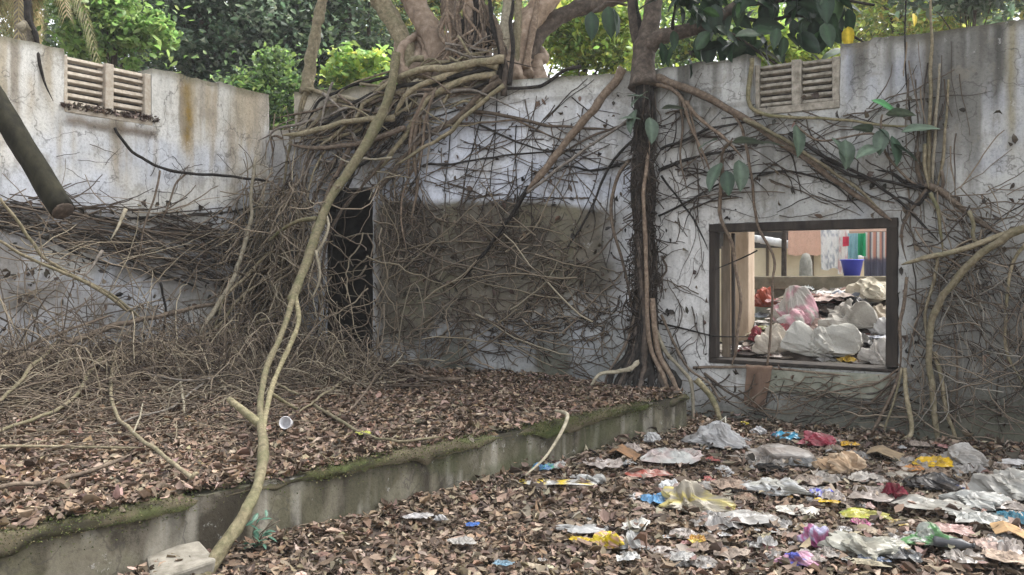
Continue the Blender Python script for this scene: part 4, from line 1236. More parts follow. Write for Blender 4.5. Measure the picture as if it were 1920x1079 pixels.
FIGW = [
 (WC, [(1168, 128), (1140, 172), (1105, 215), (1065, 262), (1025, 315), (988, 358)], 30, 22, 'red', (.10, .20)),
 (WC, [(992, 350), (965, 395), (935, 440), (895, 490), (850, 540)], 18, 7, 'dark', (.15, .05)),
 (WC, [(988, 362), (1040, 322), (1100, 278), (1160, 238), (1215, 198)], 8, 7, 'grey', (.24, .12)),
 (WC, [(1195, 255), (1150, 300), (1130, 340), (1105, 400), (1060, 470)], 8, 5, 'dark', .05),
 (WC, [(1185, 300), (1120, 320), (1060, 312), (990, 330)], 7, 4, 'dark', .04),
 (WC, [(1190, 230), (1120, 252), (1060, 285), (1000, 330)], 7, 5, 'brown', .05),
 (WR, [(1232, 146), (1280, 166), (1340, 192), (1400, 224), (1450, 258), (1520, 305), (1590, 356), (1640, 390), (1672, 414)], 27, 14, 'red', (.10, .07)),
 (WR, [(1395, 224), (1460, 256), (1530, 300), (1600, 348), (1650, 392)], 11, 7, 'tan', .14),
 (WR, [(1228, 158), (1262, 170), (1282, 196), (1296, 240), (1318, 290), (1340, 345)], 15, 6, 'red', .12),
 (WR, [(1284, 190), (1322, 232), (1360, 262), (1395, 300)], 11, 6, 'red', .10),
 (WR, [(1275, 185), (1280, 240), (1276, 300), (1290, 360)], 8, 4, 'brown', .09),
 (WR, [(1290, 190), (1303, 250), (1322, 320)], 7, 4, 'red', .09),
 (WR, [(1370, 208), (1390, 236), (1396, 262), (1404, 300), (1412, 350), (1420, 420), (1450, 484), (1449, 540), (1444, 620), (1438, 700), (1432, 750)], 8, 6, 'red', (.08, .02)),
 (WR, [(1354, 300), (1352, 350), (1352, 410), (1372, 452), (1378, 500), (1388, 560), (1382, 640), (1372, 690)], 11, 7, 'red', (.05, .03)),
 (WR, [(1410, 110), (1405, 150), (1404, 190), (1424, 212), (1470, 220), (1540, 222), (1600, 228), (1680, 238), (1720, 234)], 16, 7, 'liana', .06),
 (WR, [(1240, 280), (1285, 262), (1330, 242), (1380, 232), (1440, 222)], 8, 5, 'dark', .05),
 (WR, [(1235, 320), (1285, 300), (1340, 288), (1400, 280)], 10, 5, 'dark', .05),
 (WR, [(1235, 405), (1290, 378), (1350, 345), (1420, 325), (1520, 322)], 6, 4, 'dark', .04),
 (WR, [(1240, 330), (1275, 378), (1305, 420), (1328, 470)], 6, 4, 'dark', .05),
 (WR, [(1240, 480), (1250, 505), (1236, 530), (1242, 560)], 6, 4, 'brown', .05),
 (WR, [(1228, 605), (1280, 616), (1340, 630), (1420, 632)], 5, 3, 'dark', .03),
 (WR, [(1420, 470), (1330, 510)], 4, 3, 'dark', .04),
 (WR, [(1480, 250), (1550, 296), (1620, 330), (1690, 380), (1760, 452)], 11, 6, 'dark', .07),
 (WR, [(1540, 300), (1600, 330), (1670, 342), (1740, 362)], 9, 7, 'dark', .06),
 (WR, [(1420, 330), (1480, 322), (1560, 345), (1620, 400)], 5, 4, 'dark', .04),
 (WR, [(1300, 690), (1400, 688), (1500, 696), (1600, 706)], 8, 5, 'brown', .04),
 (WR, [(1320, 700), (1380, 745), (1460, 790), (1560, 832)], 7, 5, 'brown', .06),
]
for (W_, p, w0, w1, m, o) in FIGW:
    root("root", W_, p, w0 * (.6 if w0 > 12 else .75), w1 * (.6 if w0 > 12 else .75), m, FIG, o)

# climbing fig on the right hand wall
CLI = empty("climbing_fig", WR.hit(1745, 350, .05))
tag(CLI, "climbing fig clinging to the grey wall beside the window, its tan roots fanning out", "climber")
CL = [
 ([(1700, -20), (1697, 60), (1698, 140), (1704, 200), (1714, 250)], 4, 4, 'dark', .03),
 ([(1744, -30), (1746, 60), (1747, 130), (1744, 210), (1740, 290), (1742, 350)], 6, 13, 'tan', .05),
 ([(1762, 120), (1758, 190), (1752, 270), (1750, 345)], 6, 9, 'pale', .07),
 ([(1778, 150), (1774, 220), (1768, 290), (1758, 350)], 6, 9, 'tan', .05),
 ([(1722, 285), (1720, 310), (1726, 335), (1740, 360)], 14, 12, 'brown', .06),
 ([(1734, 270), (1733, 310), (1742, 355)], 9, 10, 'tan', .10),
 ([(1765, 320), (1768, 345), (1758, 365)], 9, 11, 'brown', .06),
 ([(1735, 345), (1775, 366), (1810, 395), (1850, 425), (1890, 448)], 22, 8, 'brown', .06),
 ([(1745, 352), (1700, 345), (1670, 325), (1640, 318)], 15, 7, 'dark', .05),
 ([(1740, 360), (1720, 385), (1690, 370), (1660, 378)], 12, 6, 'dark', .06),
 ([(1745, 362), (1758, 395), (1764, 440), (1768, 478)], 11, 7, 'liana', .10),
 ([(1738, 355), (1705, 400), (1690, 440), (1700, 490)], 10, 6, 'brown', .06),
 ([(1990, 395), (1930, 425), (1880, 450), (1830, 488), (1785, 530), (1758, 570), (1744, 625), (1742, 690), (1752, 770), (1762, 862)], 24, 15, 'tan', (.26, .06)),
 ([(1925, 428), (1860, 448), (1800, 468), (1740, 484), (1690, 497)], 17, 13, 'tan', .16),
 ([(1816, 396), (1824, 420), (1822, 446), (1836, 456), (1862, 470)], 11, 10, 'tan', .14),
 ([(1752, 660), (1764, 710), (1776, 770), (1790, 815), (1796, 862)], 12, 10, 'tan', .07),
 ([(1760, 478), (1750, 530), (1735, 590), (1738, 640)], 9, 8, 'tan', .10),
 ([(1768, 478), (1800, 500), (1826, 520), (1830, 560)], 7, 5, 'brown', .10),
 ([(1926, 455), (1900, 490), (1888, 545), (1884, 620), (1890, 670), (1925, 730)], 10, 7, 'tan', .06),
 ([(1940, 480), (1935, 600), (1925, 700), (1935, 820)], 14, 12, 'dark', .05),
 ([(1692, 690), (1670, 745), (1640, 800), (1618, 850)], 10, 7, 'brown', .08),
 ([(1684, 700), (1640, 750), (1590, 795), (1555, 830)], 8, 6, 'brown', .06),
 ([(1696, 690), (1702, 750), (1710, 808), (1690, 830), (1660, 852)], 12, 12, 'tan', (.08, .24)),
 ([(1690, 690), (1680, 740), (1660, 800), (1650, 848)], 7, 6, 'tan', .10),
 ([(1688, 690), (1640, 720), (1560, 735), (1460, 770), (1380, 745)], 6, 4, 'brown', .06),
 ([(1700, 520), (1690, 600), (1688, 690)], 9, 10, 'brown', .10),
 ([(1745, 560), (1720, 600), (1700, 680)], 7, 6, 'brown', .06),
 ([(1790, 620), (1795, 700), (1790, 800), (1780, 850)], 6, 5, 'brown', .05),
]
for (p, w0, w1, m, o) in CL:
    root("root", WR, p, w0 * .7, w1 * .7, m, CLI, o)

# dry creeper on the left wall and across the raised floor
CRE = empty("dry_creeper", at(330, 680, 8.6))
tag(CRE, "leafless dry creeper with pale and dark stems sprawling over leaves below the streaked wall", "creeper")
LW = [
 ([(215, 240), (245, 280), (285, 308), (330, 322), (400, 328), (460, 335), (520, 342)], 6, 5, 'dark', (.04, .25)),
 ([(480, 295), (472, 360), (470, 420), (452, 480), (438, 520), (410, 570), (372, 630)], 6, 10, 'pale', (.25, .7)),
 ([(236, 392), (225, 420), (208, 450)], 7, 6, 'pale', .35),
 ([(192, 470), (170, 505), (150, 530)], 6, 5, 'grey', .3),
 ([(0, 372), (30, 410), (55, 450), (90, 490), (160, 528), (225, 562), (275, 610)], 6, 6, 'tan', .25),
 ([(0, 452), (70, 492), (140, 520), (210, 560), (240, 585)], 6, 7, 'tan', .35),
 ([(-20, 690), (60, 668), (140, 640), (220, 610), (300, 592), (390, 572), (470, 562)], 15, 7, 'brown', (.55, .3)),
 ([(-20, 678), (80, 640), (150, 612), (215, 590)], 8, 5, 'brown', .4),
 ([(300, 320), (290, 370), (270, 420), (262, 470), (240, 520)], 4, 3, 'brown', .15),
 ([(350, 325), (330, 345), (318, 380), (300, 420)], 4, 3, 'brown', .12),
 ([(0, 398), (80, 420), (160, 440), (260, 470), (360, 500), (440, 540)], 6, 4, 'dark', .06),
 ([(20, 380), (110, 398), (220, 410), (330, 405), (420, 398), (500, 385)], 6, 4, 'dark', .06),
 ([(0, 425), (90, 450), (180, 490), (280, 510), (380, 540)], 5, 4, 'dark', .06),
 ([(130, 398), (240, 425), (340, 440), (440, 445), (510, 440)], 5, 4, 'brown', .08),
 ([(300, 530), (310, 590), (296, 680)], 5, 4, 'dark', .3),
 ([(255, 590), (210, 570), (150, 575), (90, 600)], 4, 3, 'grey', .2),
 ([(510, 470), (460, 520), (420, 560), (400, 620)], 6, 5, 'tan', .4),
 ([(500, 520), (450, 560), (400, 620), (330, 650)], 6, 4, 'tan', .5),
 ([(520, 590), (470, 610), (420, 625), (370, 640)], 8, 6, 'tan', .6),
]
for (p, w0, w1, m, o) in LW:
    root("vine", WL, p, w0, w1, m, CRE, o, 6, .35)
GW = [
 ([(370, 640), (380, 668), (400, 700), (428, 735)], 10, 11, 'pale', .08),
 ([(215, 668), (207, 720), (215, 770), (250, 812), (300, 850), (355, 890), (372, 900)], 6, 9, 'tan', .10),
 ([(-10, 838), (90, 837), (180, 838), (275, 840)], 6, 4, 'tan', .07),
 ([(-10, 916), (60, 906), (140, 892), (205, 872), (262, 846)], 11, 6, 'brown', .06),
 ([(190, 672), (165, 700), (140, 745), (80, 780), (20, 800), (-10, 812)], 8, 6, 'tan', .10),
 ([(110, 640), (60, 690), (20, 735), (-10, 760)], 8, 6, 'tan', .18),
 ([(322, 655), (335, 690), (340, 730), (345, 775)], 7, 5, 'pale', .10),
 ([(560, 640), (620, 655), (690, 672), (760, 695), (830, 712), (870, 712)], 11, 7, 'brown', .07),
 ([(700, 672), (650, 710), (600, 745), (560, 775)], 6, 4, 'tan', .07),
 ([(590, 760), (640, 792), (700, 820), (760, 828), (830, 826)], 7, 5, 'tan', .05),
 ([(740, 640), (720, 690), (690, 730), (655, 770)], 5, 4, 'brown', .08),
 ([(400, 700), (330, 760), (270, 780), (200, 800)], 5, 4, 'grey', .08),
 ([(520, 690), (440, 700), (350, 715), (270, 700)], 6, 4, 'grey', .14),
 ([(445, 640), (470, 680), (520, 720), (560, 740)], 6, 4, 'tan', .12),
 ([(250, 812), (262, 780), (268, 755)], 4, 3, 'pale', .12),
 ([(0, 740), (70, 720), (140, 700), (230, 668)], 6, 5, 'brown', .14),
]
for (p, w0, w1, m, o) in GW:
    root("vine", 'G', p, w0, w1, m, CRE, o, 6, .35)
# pale stick lying over the lip of the edge wall
ST = free("fallen_stick", [(1040, 770, 6.6), (1064, 778, 6.42), (1052, 812, 6.25), (1022, 858, 6.05), (985, 892, 5.88)], [4, 7, 6, 5, 4], None, 'pale', None, 7)
tag(ST, "bent pale stick hanging from the leafy floor over the mossy edge wall", "stick")

# cut log leaning over the wall top, hanging into the room
P = np.array([at(118, 396, 6.35), at(70, 318, 6.5), at(0, 205, 6.72), at(-70, 92, 6.95), at(-150, 2, 7.25), at(-240, -120, 7.5)])
Q = smoothpts(P, 40)
V, F = tube(Q, np.linspace(.086, .098, 40), 16, .05)
n_ = len(V); 
lg = mk("cut_log", V, F, mat_flat("dark_weathered_log", (.008, .0075, .006), (.030, .028, .018), 9, .8, .5, (1, 1, .4), .05), None)
tag(lg, "thick dark cut log leaning in over the top of the streaked wall", "log")
V, F = tube([Q[0] + (Q[0] - Q[1]) * .12, Q[0] + (Q[1] - Q[0]) * .05], [.074, .084], 16, .0)
mk("sawn_end", V, F, M['figtrunk'], lg)

# ---------------------------------------------------------------- uncountable fine roots and twigs
def walk(start, ang, L, n, curl, rng=RNG):
    a = ang + np.cumsum(rng.normal(0, curl, n))
    st = L / n
    return np.stack([start[0] + np.cumsum(np.cos(a)) * st, start[1] + np.cumsum(np.sin(a)) * st], -1)

def fine_on_wall(acc, W, box_, n, ang, spread, L, wpx, off, pal, curl=.22, poly=None, holes=(), sides=4, seg=9):
    x0, x1, y0, y1 = box_
    k = 0; tries = 0
    while k < n and tries < n * 6:
        tries += 1
        px, py = RNG.uniform(x0, x1), RNG.uniform(y0, y1)
        if poly is not None and not poly(px, py): continue
        s, z = W.sz(px, py)
        aa = (ang if np.isscalar(ang) else ang[RNG.integers(len(ang))]) + RNG.normal(0, spread)
        p = walk((float(s), float(z)), aa, RNG.uniform(*L), seg, curl)
        p = np.vstack([[float(s), float(z)], p])
        m = np.ones(len(p), dtype=bool)
        bad = False
        for h in holes:
            bad |= bool(((p[:, 0] > h[0] - .02) & (p[:, 0] < h[1] + .02) & (p[:, 1] > h[2]) & (p[:, 1] < h[3])).any())
        if bad or p[:, 1].max() > TOP + .02 or p[:, 1].min() < .05 or p[:, 0].max() > (6 if W is WR else W.L - .01) or p[:, 0].min() < (-2.4 if W is WL else .02): continue
        o = np.clip(RNG.uniform(*off) + np.cumsum(RNG.normal(0, .006, len(p))), .014, .6)
        P = W.pt(p[:, 0], p[:, 1], o)
        r = RNG.uniform(*wpx) * P[0, 1] / FP / 2
        V, F = tube(P, np.linspace(r, r * .6, len(P)), sides, 0, RNG, False)
        acc.add(V, F, np.array(pal[RNG.integers(len(pal))]) * RNG.uniform(.7, 1.25))
        k += 1

DK = [(.055, .043, .034), (.08, .062, .048), (.11, .088, .068), (.045, .036, .03)]
MD = [(.12, .095, .07), (.17, .135, .10), (.09, .07, .052), (.21, .17, .125)]
LT = [(.24, .20, .14), (.19, .155, .11), (.14, .11, .08), (.29, .25, .18)]
PI = math.pi
GR_ = [(.17, .155, .13), (.23, .21, .175), (.12, .11, .095)]
acc = Acc()                                                     # back wall
fine_on_wall(acc, WC, (790, 1190, 175, 380), 95, (0, PI, -PI / 2, -PI / 2 - .3, -.5, .5), .2, (.35, 1.1), (1.2, 3), (.016, .05), DK, .12, holes=[DOOR])
fine_on_wall(acc, WC, (690, 1185, 378, 640), 620, (0, PI, -PI / 2, -.6, PI + .5, .6), .5, (.12, .5), (1.3, 3), (.014, .05), MD + DK, .28,
             poly=lambda x, y: not (x > 1040 and y < 400 + (x - 1000) * .7 and RNG.random() < .88), holes=[DOOR])
fine_on_wall(acc, WC, (700, 1180, 400, 640), 40, (-.4, .45, PI - .4, PI + .4, -.25), .25, (.7, 1.6), (2, 4), (.05, .14), MD + LT, .10, holes=[DOOR])
fine_on_wall(acc, WC, (700, 1180, 590, 700), 120, (0, PI, .5, 2.6), .4, (.2, .7), (1.2, 3), (.02, .08), DK + MD, .25, holes=[DOOR])
fine_on_wall(acc, WC, (520, 800, 215, 350), 190, (PI + .5, PI + .35, -1.9, .6), .3, (.2, .6), (1.5, 3.5), (.03, .18), MD + LT + DK, .2, holes=[DOOR])
fine_on_wall(acc, WC, (690, 800, 330, 480), 130, (-PI / 2, -2.1, -1.1), .35, (.2, .6), (1.2, 3), (.02, .1), MD + DK, .25, holes=[DOOR])
o = acc.build("wall_rootlets", M['fine'], None)
tag(o, "fine brown rootlets webbing the bluish wall under the banyan", "rootlets", kind='stuff')
acc = Acc()                                                     # right wall
HW = [(WIN[0], WIN[1], WIN[2] - .02, WIN[3] + .02), GR]
fine_on_wall(acc, WR, (1235, 1700, 190, 410), 120, (-.5, -.8, .5, PI + .4, -PI / 2, 0), .35, (.25, .9), (1.2, 3.2), (.016, .05), DK, .15, holes=HW)
fine_on_wall(acc, WR, (1690, 1990, 350, 560), 120, (-.6, .5, PI + .5, -PI / 2, -1.0), .4, (.2, .8), (1.5, 3.8), (.02, .10), DK + MD, .18, holes=HW)
fine_on_wall(acc, WR, (1690, 1990, 480, 860), 260, (-PI / 2, -1.2, -2.0, -.5, .6, PI - .5), .4, (.25, .8), (1.2, 3.2), (.02, .12), GR_ + MD + DK, .2, holes=HW)
fine_on_wall(acc, WR, (1320, 1700, 700, 840), 100, (-.5, -.9, PI + .6, 0, -2.0), .35, (.2, .8), (1.3, 3.4), (.03, .10), DK + MD, .18, holes=HW)
fine_on_wall(acc, WR, (1236, 1322, 300, 700), 46, (-.5, .5, -PI / 2, PI / 2), .4, (.2, .5), (1.2, 2.5), (.016, .04), DK, .2, holes=HW)
fine_on_wall(acc, WR, (1700, 1800, 60, 340), 34, (-PI / 2,), .07, (.3, .8), (1.2, 3.5), (.016, .05), MD + DK, .05, holes=HW)
o = acc.build("wall_rootlets", M['fine'], None)
tag(o, "thin dark rootlets webbing the grey wall round the window", "rootlets", kind='stuff')
acc = Acc()                                                     # left wall
band = lambda x, y: abs(y - (400 + .19 * x)) < 34 + .07 * x
fine_on_wall(acc, WL, (-60, 520, 370, 600), 250, (-.25, -.12, PI - .3, .1), .16, (.3, 1.1), (1.3, 3.6), (.016, .10), DK + DK + MD, .10, poly=band)
fine_on_wall(acc, WL, (-60, 520, 430, 690), 170, (-.5, .6, -PI / 2, PI - .6, .3), .4, (.3, 1.1), (1.2, 3), (.05, .4), MD + LT, .12)
fine_on_wall(acc, WL, (430, 530, 330, 660), 130, (-PI / 2, -1.2, -2.0, .8), .35, (.3, .8), (1.3, 3.2), (.03, .3), MD + LT, .14)
fine_on_wall(acc, WL, (60, 520, 270, 400), 24, (-.6, -PI / 2, -2.2, .5), .4, (.2, .6), (1.0, 1.8), (.016, .04), DK, .14)
o = acc.build("wall_twigs", M['fine'], None)
tag(o, "dense dark dry twigs matted across the streaked whitewashed wall", "twigs", kind='stuff')

# brush heap: dry stems falling from the root mass past the doorway and sprawling over the floor
acc = Acc()
for k in range(400):
    px, py = (RNG.normal(540, 40), RNG.uniform(320, 560)) if RNG.random() < .8 else (RNG.uniform(560, 720), RNG.uniform(330, 560))
    if not 440 < px < 730: continue
    if 600 < px < 684 and RNG.random() < (.97 if py < 430 else .7): continue
    P0 = WC.hit(max(px, 512), py, RNG.uniform(.05, .55))
    n = 12
    L = RNG.uniform(.4, 1.6)
    d = np.array([RNG.normal(-.12, .32), RNG.normal(-.22, .2), -1.0 + abs(RNG.normal(0, .5))]); d /= np.linalg.norm(d)
    P = [P0]
    for i in range(n):
        d = d + RNG.normal(0, .24, 3); d /= np.linalg.norm(d)
        q = P[-1] + d * L / n
        gz = float(plat_z(q[0], q[1])) + .03
        if q[2] < gz + .12: d[2] = abs(d[2]) * .2 + RNG.normal(0, .1); d[1] -= .15; d /= np.linalg.norm(d)
        if wdist(WC, q[0], q[1]) < .03: q = q + np.append(WC.n, 0) * .06
        q[2] = max(q[2], gz)
        P.append(q)
    r = RNG.uniform(1.2, 3.8) * P0[1] / FP / 2
    V, F = tube(np.array(P), np.linspace(r, r * .6, n + 1), 4, 0, RNG, False)
    pal_ = MD + LT + MD
    acc.add(V, F, np.array(pal_[RNG.integers(len(pal_))]) * RNG.uniform(.7, 1.2))
for k in range(4800):
    if RNG.random() < .55: px, py = RNG.uniform(-60, 520), RNG.uniform(640, 860)
    else: px, py = RNG.uniform(380, 740), RNG.uniform(600, 740)
    if RNG.random() < sstep(680, 850, py) * .90: continue
    c = ground_hit(px, py)
    n = 9; L = RNG.uniform(.2, .9); a = RNG.uniform(0, 2 * PI)
    aa = a + np.cumsum(RNG.normal(0, .33, n)); xy = c[:2] + np.cumsum(np.stack([np.cos(aa), np.sin(aa)], -1), 0) * L / n
    if not inside(xy[:, 0], xy[:, 1], .03).all(): continue
    h = abs(RNG.normal(0, .16)) * (1 - .7 * sstep(690, 790, py))
    z = plat_z(xy[:, 0], xy[:, 1]) + .025 + h * np.sin(np.linspace(.1, RNG.uniform(1.5, 3), n)) * RNG.uniform(.4, 2.6)
    P = np.column_stack([xy, z])
    r = RNG.uniform(1.0, 3.0) * c[1] / FP / 2
    V, F = tube(P, np.linspace(r, r * .6, n), 4, 0, RNG, False)
    pal_ = MD + LT + MD + DK
    acc.add(V, F, np.array(pal_[RNG.integers(len(pal_))]) * RNG.uniform(.75, 1.25))
o = acc.build("dry_brush", M['fine'], None)
tag(o, "tangled heap of dry brown brush hanging past the doorway and over the raised floor", "brush", kind='stuff')
# hair roots clothing the dark root pillar
acc = Acc()
for k in range(300):
    x, y = 1208 + RNG.normal(0, 11), RNG.uniform(170, 600)
    n = 9; L = RNG.uniform(.3, 1.1)
    P = np.array([at(x + RNG.normal(0, 2) * i, y + i / n * L * FP / 8.9, 8.84 + RNG.normal(0, .02)) for i in range(n)])
    V, F = tube(P, RNG.uniform(.003, .008), 4, 0, RNG, False)
    acc.add(V, F, np.array(DK[RNG.integers(4)]) * RNG.uniform(.3, .8))
o = acc.build("hair_roots", M['fine'], FIG)
tag(o, kind='stuff')
# ---------------------------------------------------------------- leaves, trees
def leafV(kind='litter'):
    t = [0, .33, .68, 1]
    w_ = [0, .5, .42, 0]
    V = np.array([[0, 0, 0], [.33, -.5, 0], [.33, 0, 0], [.33, .5, 0], [.68, -.40, 0], [.68, 0, 0], [.68, .40, 0], [1, 0, 0]])
    Q = np.array([[1, 2, 5, 4], [2, 3, 6, 5]]); T = np.array([[0, 2, 1], [0, 3, 2], [4, 5, 7], [5, 6, 7]])
    return V, Q, T

def many_leaves(pos, L, ratio, yaw, pitch, roll, curl, fold, cols):
    """one mesh's worth of leaves; arrays of n"""
    B, Q, T = leafV()
    n = len(pos)
    x = B[None, :, 0] * L[:, None]; y = B[None, :, 1] * (L * ratio)[:, None]
    z = (curl[:, None] * ((B[None, :, 0] - .5) ** 2 * 4 - .3) + fold[:, None] * np.abs(B[None, :, 1]) * 2) * L[:, None] * .5
    x = x - L[:, None] * .5
    cr, sr = np.cos(roll)[:, None], np.sin(roll)[:, None]
    y, z = y * cr - z * sr, y * sr + z * cr
    cp, sp = np.cos(pitch)[:, None], np.sin(pitch)[:, None]
    x, z = x * cp - z * sp, x * sp + z * cp
    cy, sy = np.cos(yaw)[:, None], np.sin(yaw)[:, None]
    x, y = x * cy - y * sy, x * sy + y * cy
    V = np.stack([x, y, z], -1) + np.asarray(pos)[:, None, :]
    o = (np.arange(n) * 8)[:, None, None]
    return V.reshape(-1, 3), [(Q[None] + o).reshape(-1, 4), (T[None] + o).reshape(-1, 3)], np.repeat(cols, 8, 0)

def leafmesh(name, mat, parent, *a):
    V, F, C = many_leaves(*a)
    return mk(name, V, F, mat, parent, True, C)

def pal(n, cols, p=None, var=.3):
    c = np.array(cols)[RNG.choice(len(cols), n, p=p)]
    return c * (1 + RNG.uniform(-var, var, (n, 1))) * (1 + RNG.normal(0, .05, (n, 3)))

LIT = [(.155, .115, .085), (.215, .165, .125), (.10, .075, .056), (.29, .235, .185), (.185, .125, .082), (.06, .046, .036), (.31, .26, .21)]
LP = [.26, .19, .25, .08, .08, .11, .03]

def litter(xy, zf, size, cols, lift=.03):
    n = len(xy)
    z = zf(xy[:, 0], xy[:, 1]) + RNG.uniform(.004, 1, n) ** 1.5 * lift
    L = RNG.uniform(*size, n) * RNG.choice([.45, .75, 1, 1.35], n, p=[.25, .3, .33, .12])
    return (np.column_stack([xy, z]), L, RNG.uniform(.34, .62, n), RNG.uniform(0, 2 * PI, n), RNG.normal(0, .21, n), RNG.normal(0, .24, n),
            RNG.normal(.15, .45, n), RNG.normal(.1, .35, n), cols)

def scatter(n, x0, x1, y0, y1, ok, near=True):
    out = []
    while sum(map(len, out)) < n:
        xy = np.column_stack([RNG.uniform(x0, x1, n), RNG.uniform(y0, y1, n)])
        k = ok(xy[:, 0], xy[:, 1]) & (np.abs(xy[:, 0]) < xy[:, 1] * .66 + .6)
        out.append(xy[k])
    return np.concatenate(out)[:n]

xy = scatter(60000, -3.6, 5.4, 3.0, 9.2, lambda x, y: (edge_dist(x, y) > .02) & inside(x, y, .03))
o = leafmesh("leaf_litter", M['litter'], None, *litter(xy, low_z, (.038, .084), pal(len(xy), [tuple(np.array(c) * np.array([.96, .92, .87])) for c in LIT], LP), .045))
tag(o, "dry brown leaves strewn over the lower ground among the rubbish", "leaves", kind='stuff')
xy = scatter(72000, -6.6, 2.1, 3.2, 10.5, lambda x, y: (edge_dist(x, y) < -.02) & inside(x, y, .03))
LITP = [tuple(np.array(c) * np.array([.98, .92, .87])) for c in LIT]
o = leafmesh("leaf_litter", M['litter'], None, *litter(xy, plat_z, (.038, .084), pal(len(xy), LITP, LP), .04))
tag(o, "deep carpet of dry brown leaves on the raised floor", "leaves", kind='stuff')
# leaves caught in wall roots and on ledges
pos, yaw = [], []
for (W_, bx_, n) in ((WC, (700, 1190, 180, 640), 210), (WR, (1240, 1900, 180, 840), 190), (WL, (0, 520, 380, 640), 260)):
    x0, x1, y0, y1 = bx_
    k = 0
    while k < n:
        px, py = RNG.uniform(x0, x1), RNG.uniform(y0, y1)
        s, z = W_.sz(px, py)
        if W_ is WR and WIN[0] < s < WIN[1] and WIN[2] < z < WIN[3]: continue
        if W_ is WC and s < 1.36 and z < 2.6: continue
        pos.append(W_.pt(float(s), float(z), RNG.uniform(.02, .08))); k += 1
pos = np.array(pos); n = len(pos)
o = leafmesh("caught_leaves", M['litter'], None, pos, RNG.uniform(.04, .10, n), RNG.uniform(.35, .7, n), RNG.uniform(0, 6.3, n), RNG.normal(0, .9, n), RNG.normal(0, .9, n),
             RNG.normal(.2, .5, n), RNG.normal(.2, .4, n), pal(n, [(.06, .045, .035), (.10, .075, .055), (.15, .11, .08), (.035, .03, .025)]))
tag(o, "dry dead leaves caught in the roots on the walls", "leaves", kind='stuff')
# litter on the ledge under the pale grille
n = 420
s = RNG.uniform(.55, 1.56, n)
pos = WL.pt(s, 3.115 + np.abs(RNG.normal(0, .025, n)) + .03, RNG.uniform(-.10, .05, n))
o = leafmesh("ledge_litter", M['litter'], None, pos, RNG.uniform(.04, .09, n), RNG.uniform(.3, .6, n), RNG.uniform(0, 6.3, n), RNG.normal(0, .5, n), RNG.normal(0, .5, n),
             RNG.normal(.2, .5, n), RNG.normal(.2, .4, n), pal(n, [(.13, .10, .08), (.20, .155, .125), (.08, .06, .05)]))
tag(o, "dead leaves and dirt heaped on the ledge under the pale louvred grille", "leaves", kind='stuff')

def one_leaf(L, w_, seed):
    """a single big leaf with midrib fold and droop: 30 quads"""
    n, m = 9, 5
    u = np.linspace(0, 1, n); v = np.linspace(-1, 1, m)
    U, Vv = np.meshgrid(u, v, indexing='ij')
    wid = np.sin(np.pi * np.clip(U, 0, 1) ** .85) ** .75 * w_ / 2 * (1 - .12 * U)
    r_ = np.random.default_rng(seed)
    x = U * L; y = Vv * wid; z = -.25 * L * U ** 2 + .18 * np.abs(Vv) * wid + .012 * L * np.sin(U * 14 + Vv * 3)
    C = np.broadcast_to(np.array((.055, .085, .045)), (n * m, 3)) * np.where(np.abs(Vv.ravel()) < .1, 1.7, 1.0)[:, None]
    return np.stack([x, y, z], -1).reshape(-1, 3), gridF(n, m), C

def leafproto(name, L, w_, col, seed):
    V, F, C = one_leaf(L, w_, seed)
    me = mk(name, V, F, M['figleaf'], None, True, C * np.array(col) / np.array((.055, .085, .045))).data
    ob = bpy.data.objects[-1] if False else None
    for o in list(COL.objects):
        if o.data is me: bpy.data.objects.remove(o)
    return me

from mathutils import Euler, Matrix
def put_leaf(me, pos, direction, roll, parent, scale=1.0, name="leaf"):
    o = bpy.data.objects.new(name, me); COL.objects.link(o)
    d = Vector(direction).normalized()
    q = d.to_track_quat('X', 'Z')
    o.rotation_euler = (q @ Euler((roll, 0, 0)).to_quaternion()).to_euler()
    o.location = pos
    o.scale = (scale,) * 3
    return adopt(o, parent)

dark = [leafproto("leaf", .30, .165, c, k) for k, c in enumerate(((.014, .032, .015), (.020, .042, .018), (.011, .024, .013), (.035, .075, .025)))]
greyl = [leafproto("leaf", .31, .19, c, k + 9) for k, c in enumerate(((.105, .14, .10), (.07, .10, .07), (.045, .078, .05)))]
brightl = leafproto("leaf", .28, .15, (.06, .19, .07), 5)
yell = leafproto("leaf", .26, .16, (.45, .34, .03), 6)
# leaves hanging among the fig's branches
FL = [(1108, 22, 0.05, -1, 1.0, 0), (1140, 12, .1, -1, 1.1, 1), (1150, 15, .3, -1, 1.05, 0), (1262, 85, -.5, -1, .8, 1), (1240, 80, .2, -1, .8, 0), (1310, 62, -.2, -1, 1.05, 1), (1350, 68, .15, -1, 1.0, 0),
      (1330, 75, -.1, -1, 1.0, 2), (1380, 72, .4, -1, 1.1, 0), (1410, 85, .6, -.6, 1.2, 1), (1290, 105, .3, -1, .8, 2), (1305, 5, .2, -1, .9, 0), (1335, 0, -.2, -1, .9, 1), (1275, 10, .3, -1, .7, 2),
      (1500, 20, .2, -1, 1.1, 3), (1580, 10, .5, -1, 1.2, 3), (1590, 92, -.9, -.2, 1.1, 3), (1520, 100, .6, -.6, 1.0, 0), (1450, 60, .4, -1, 1.1, 0)]
for (x, y, dx, dz, sc, k) in FL:
    put_leaf(dark[k], at(x, y, 8.85), (dx, -.25, dz), RNG.normal(0, .3), FIG, sc)
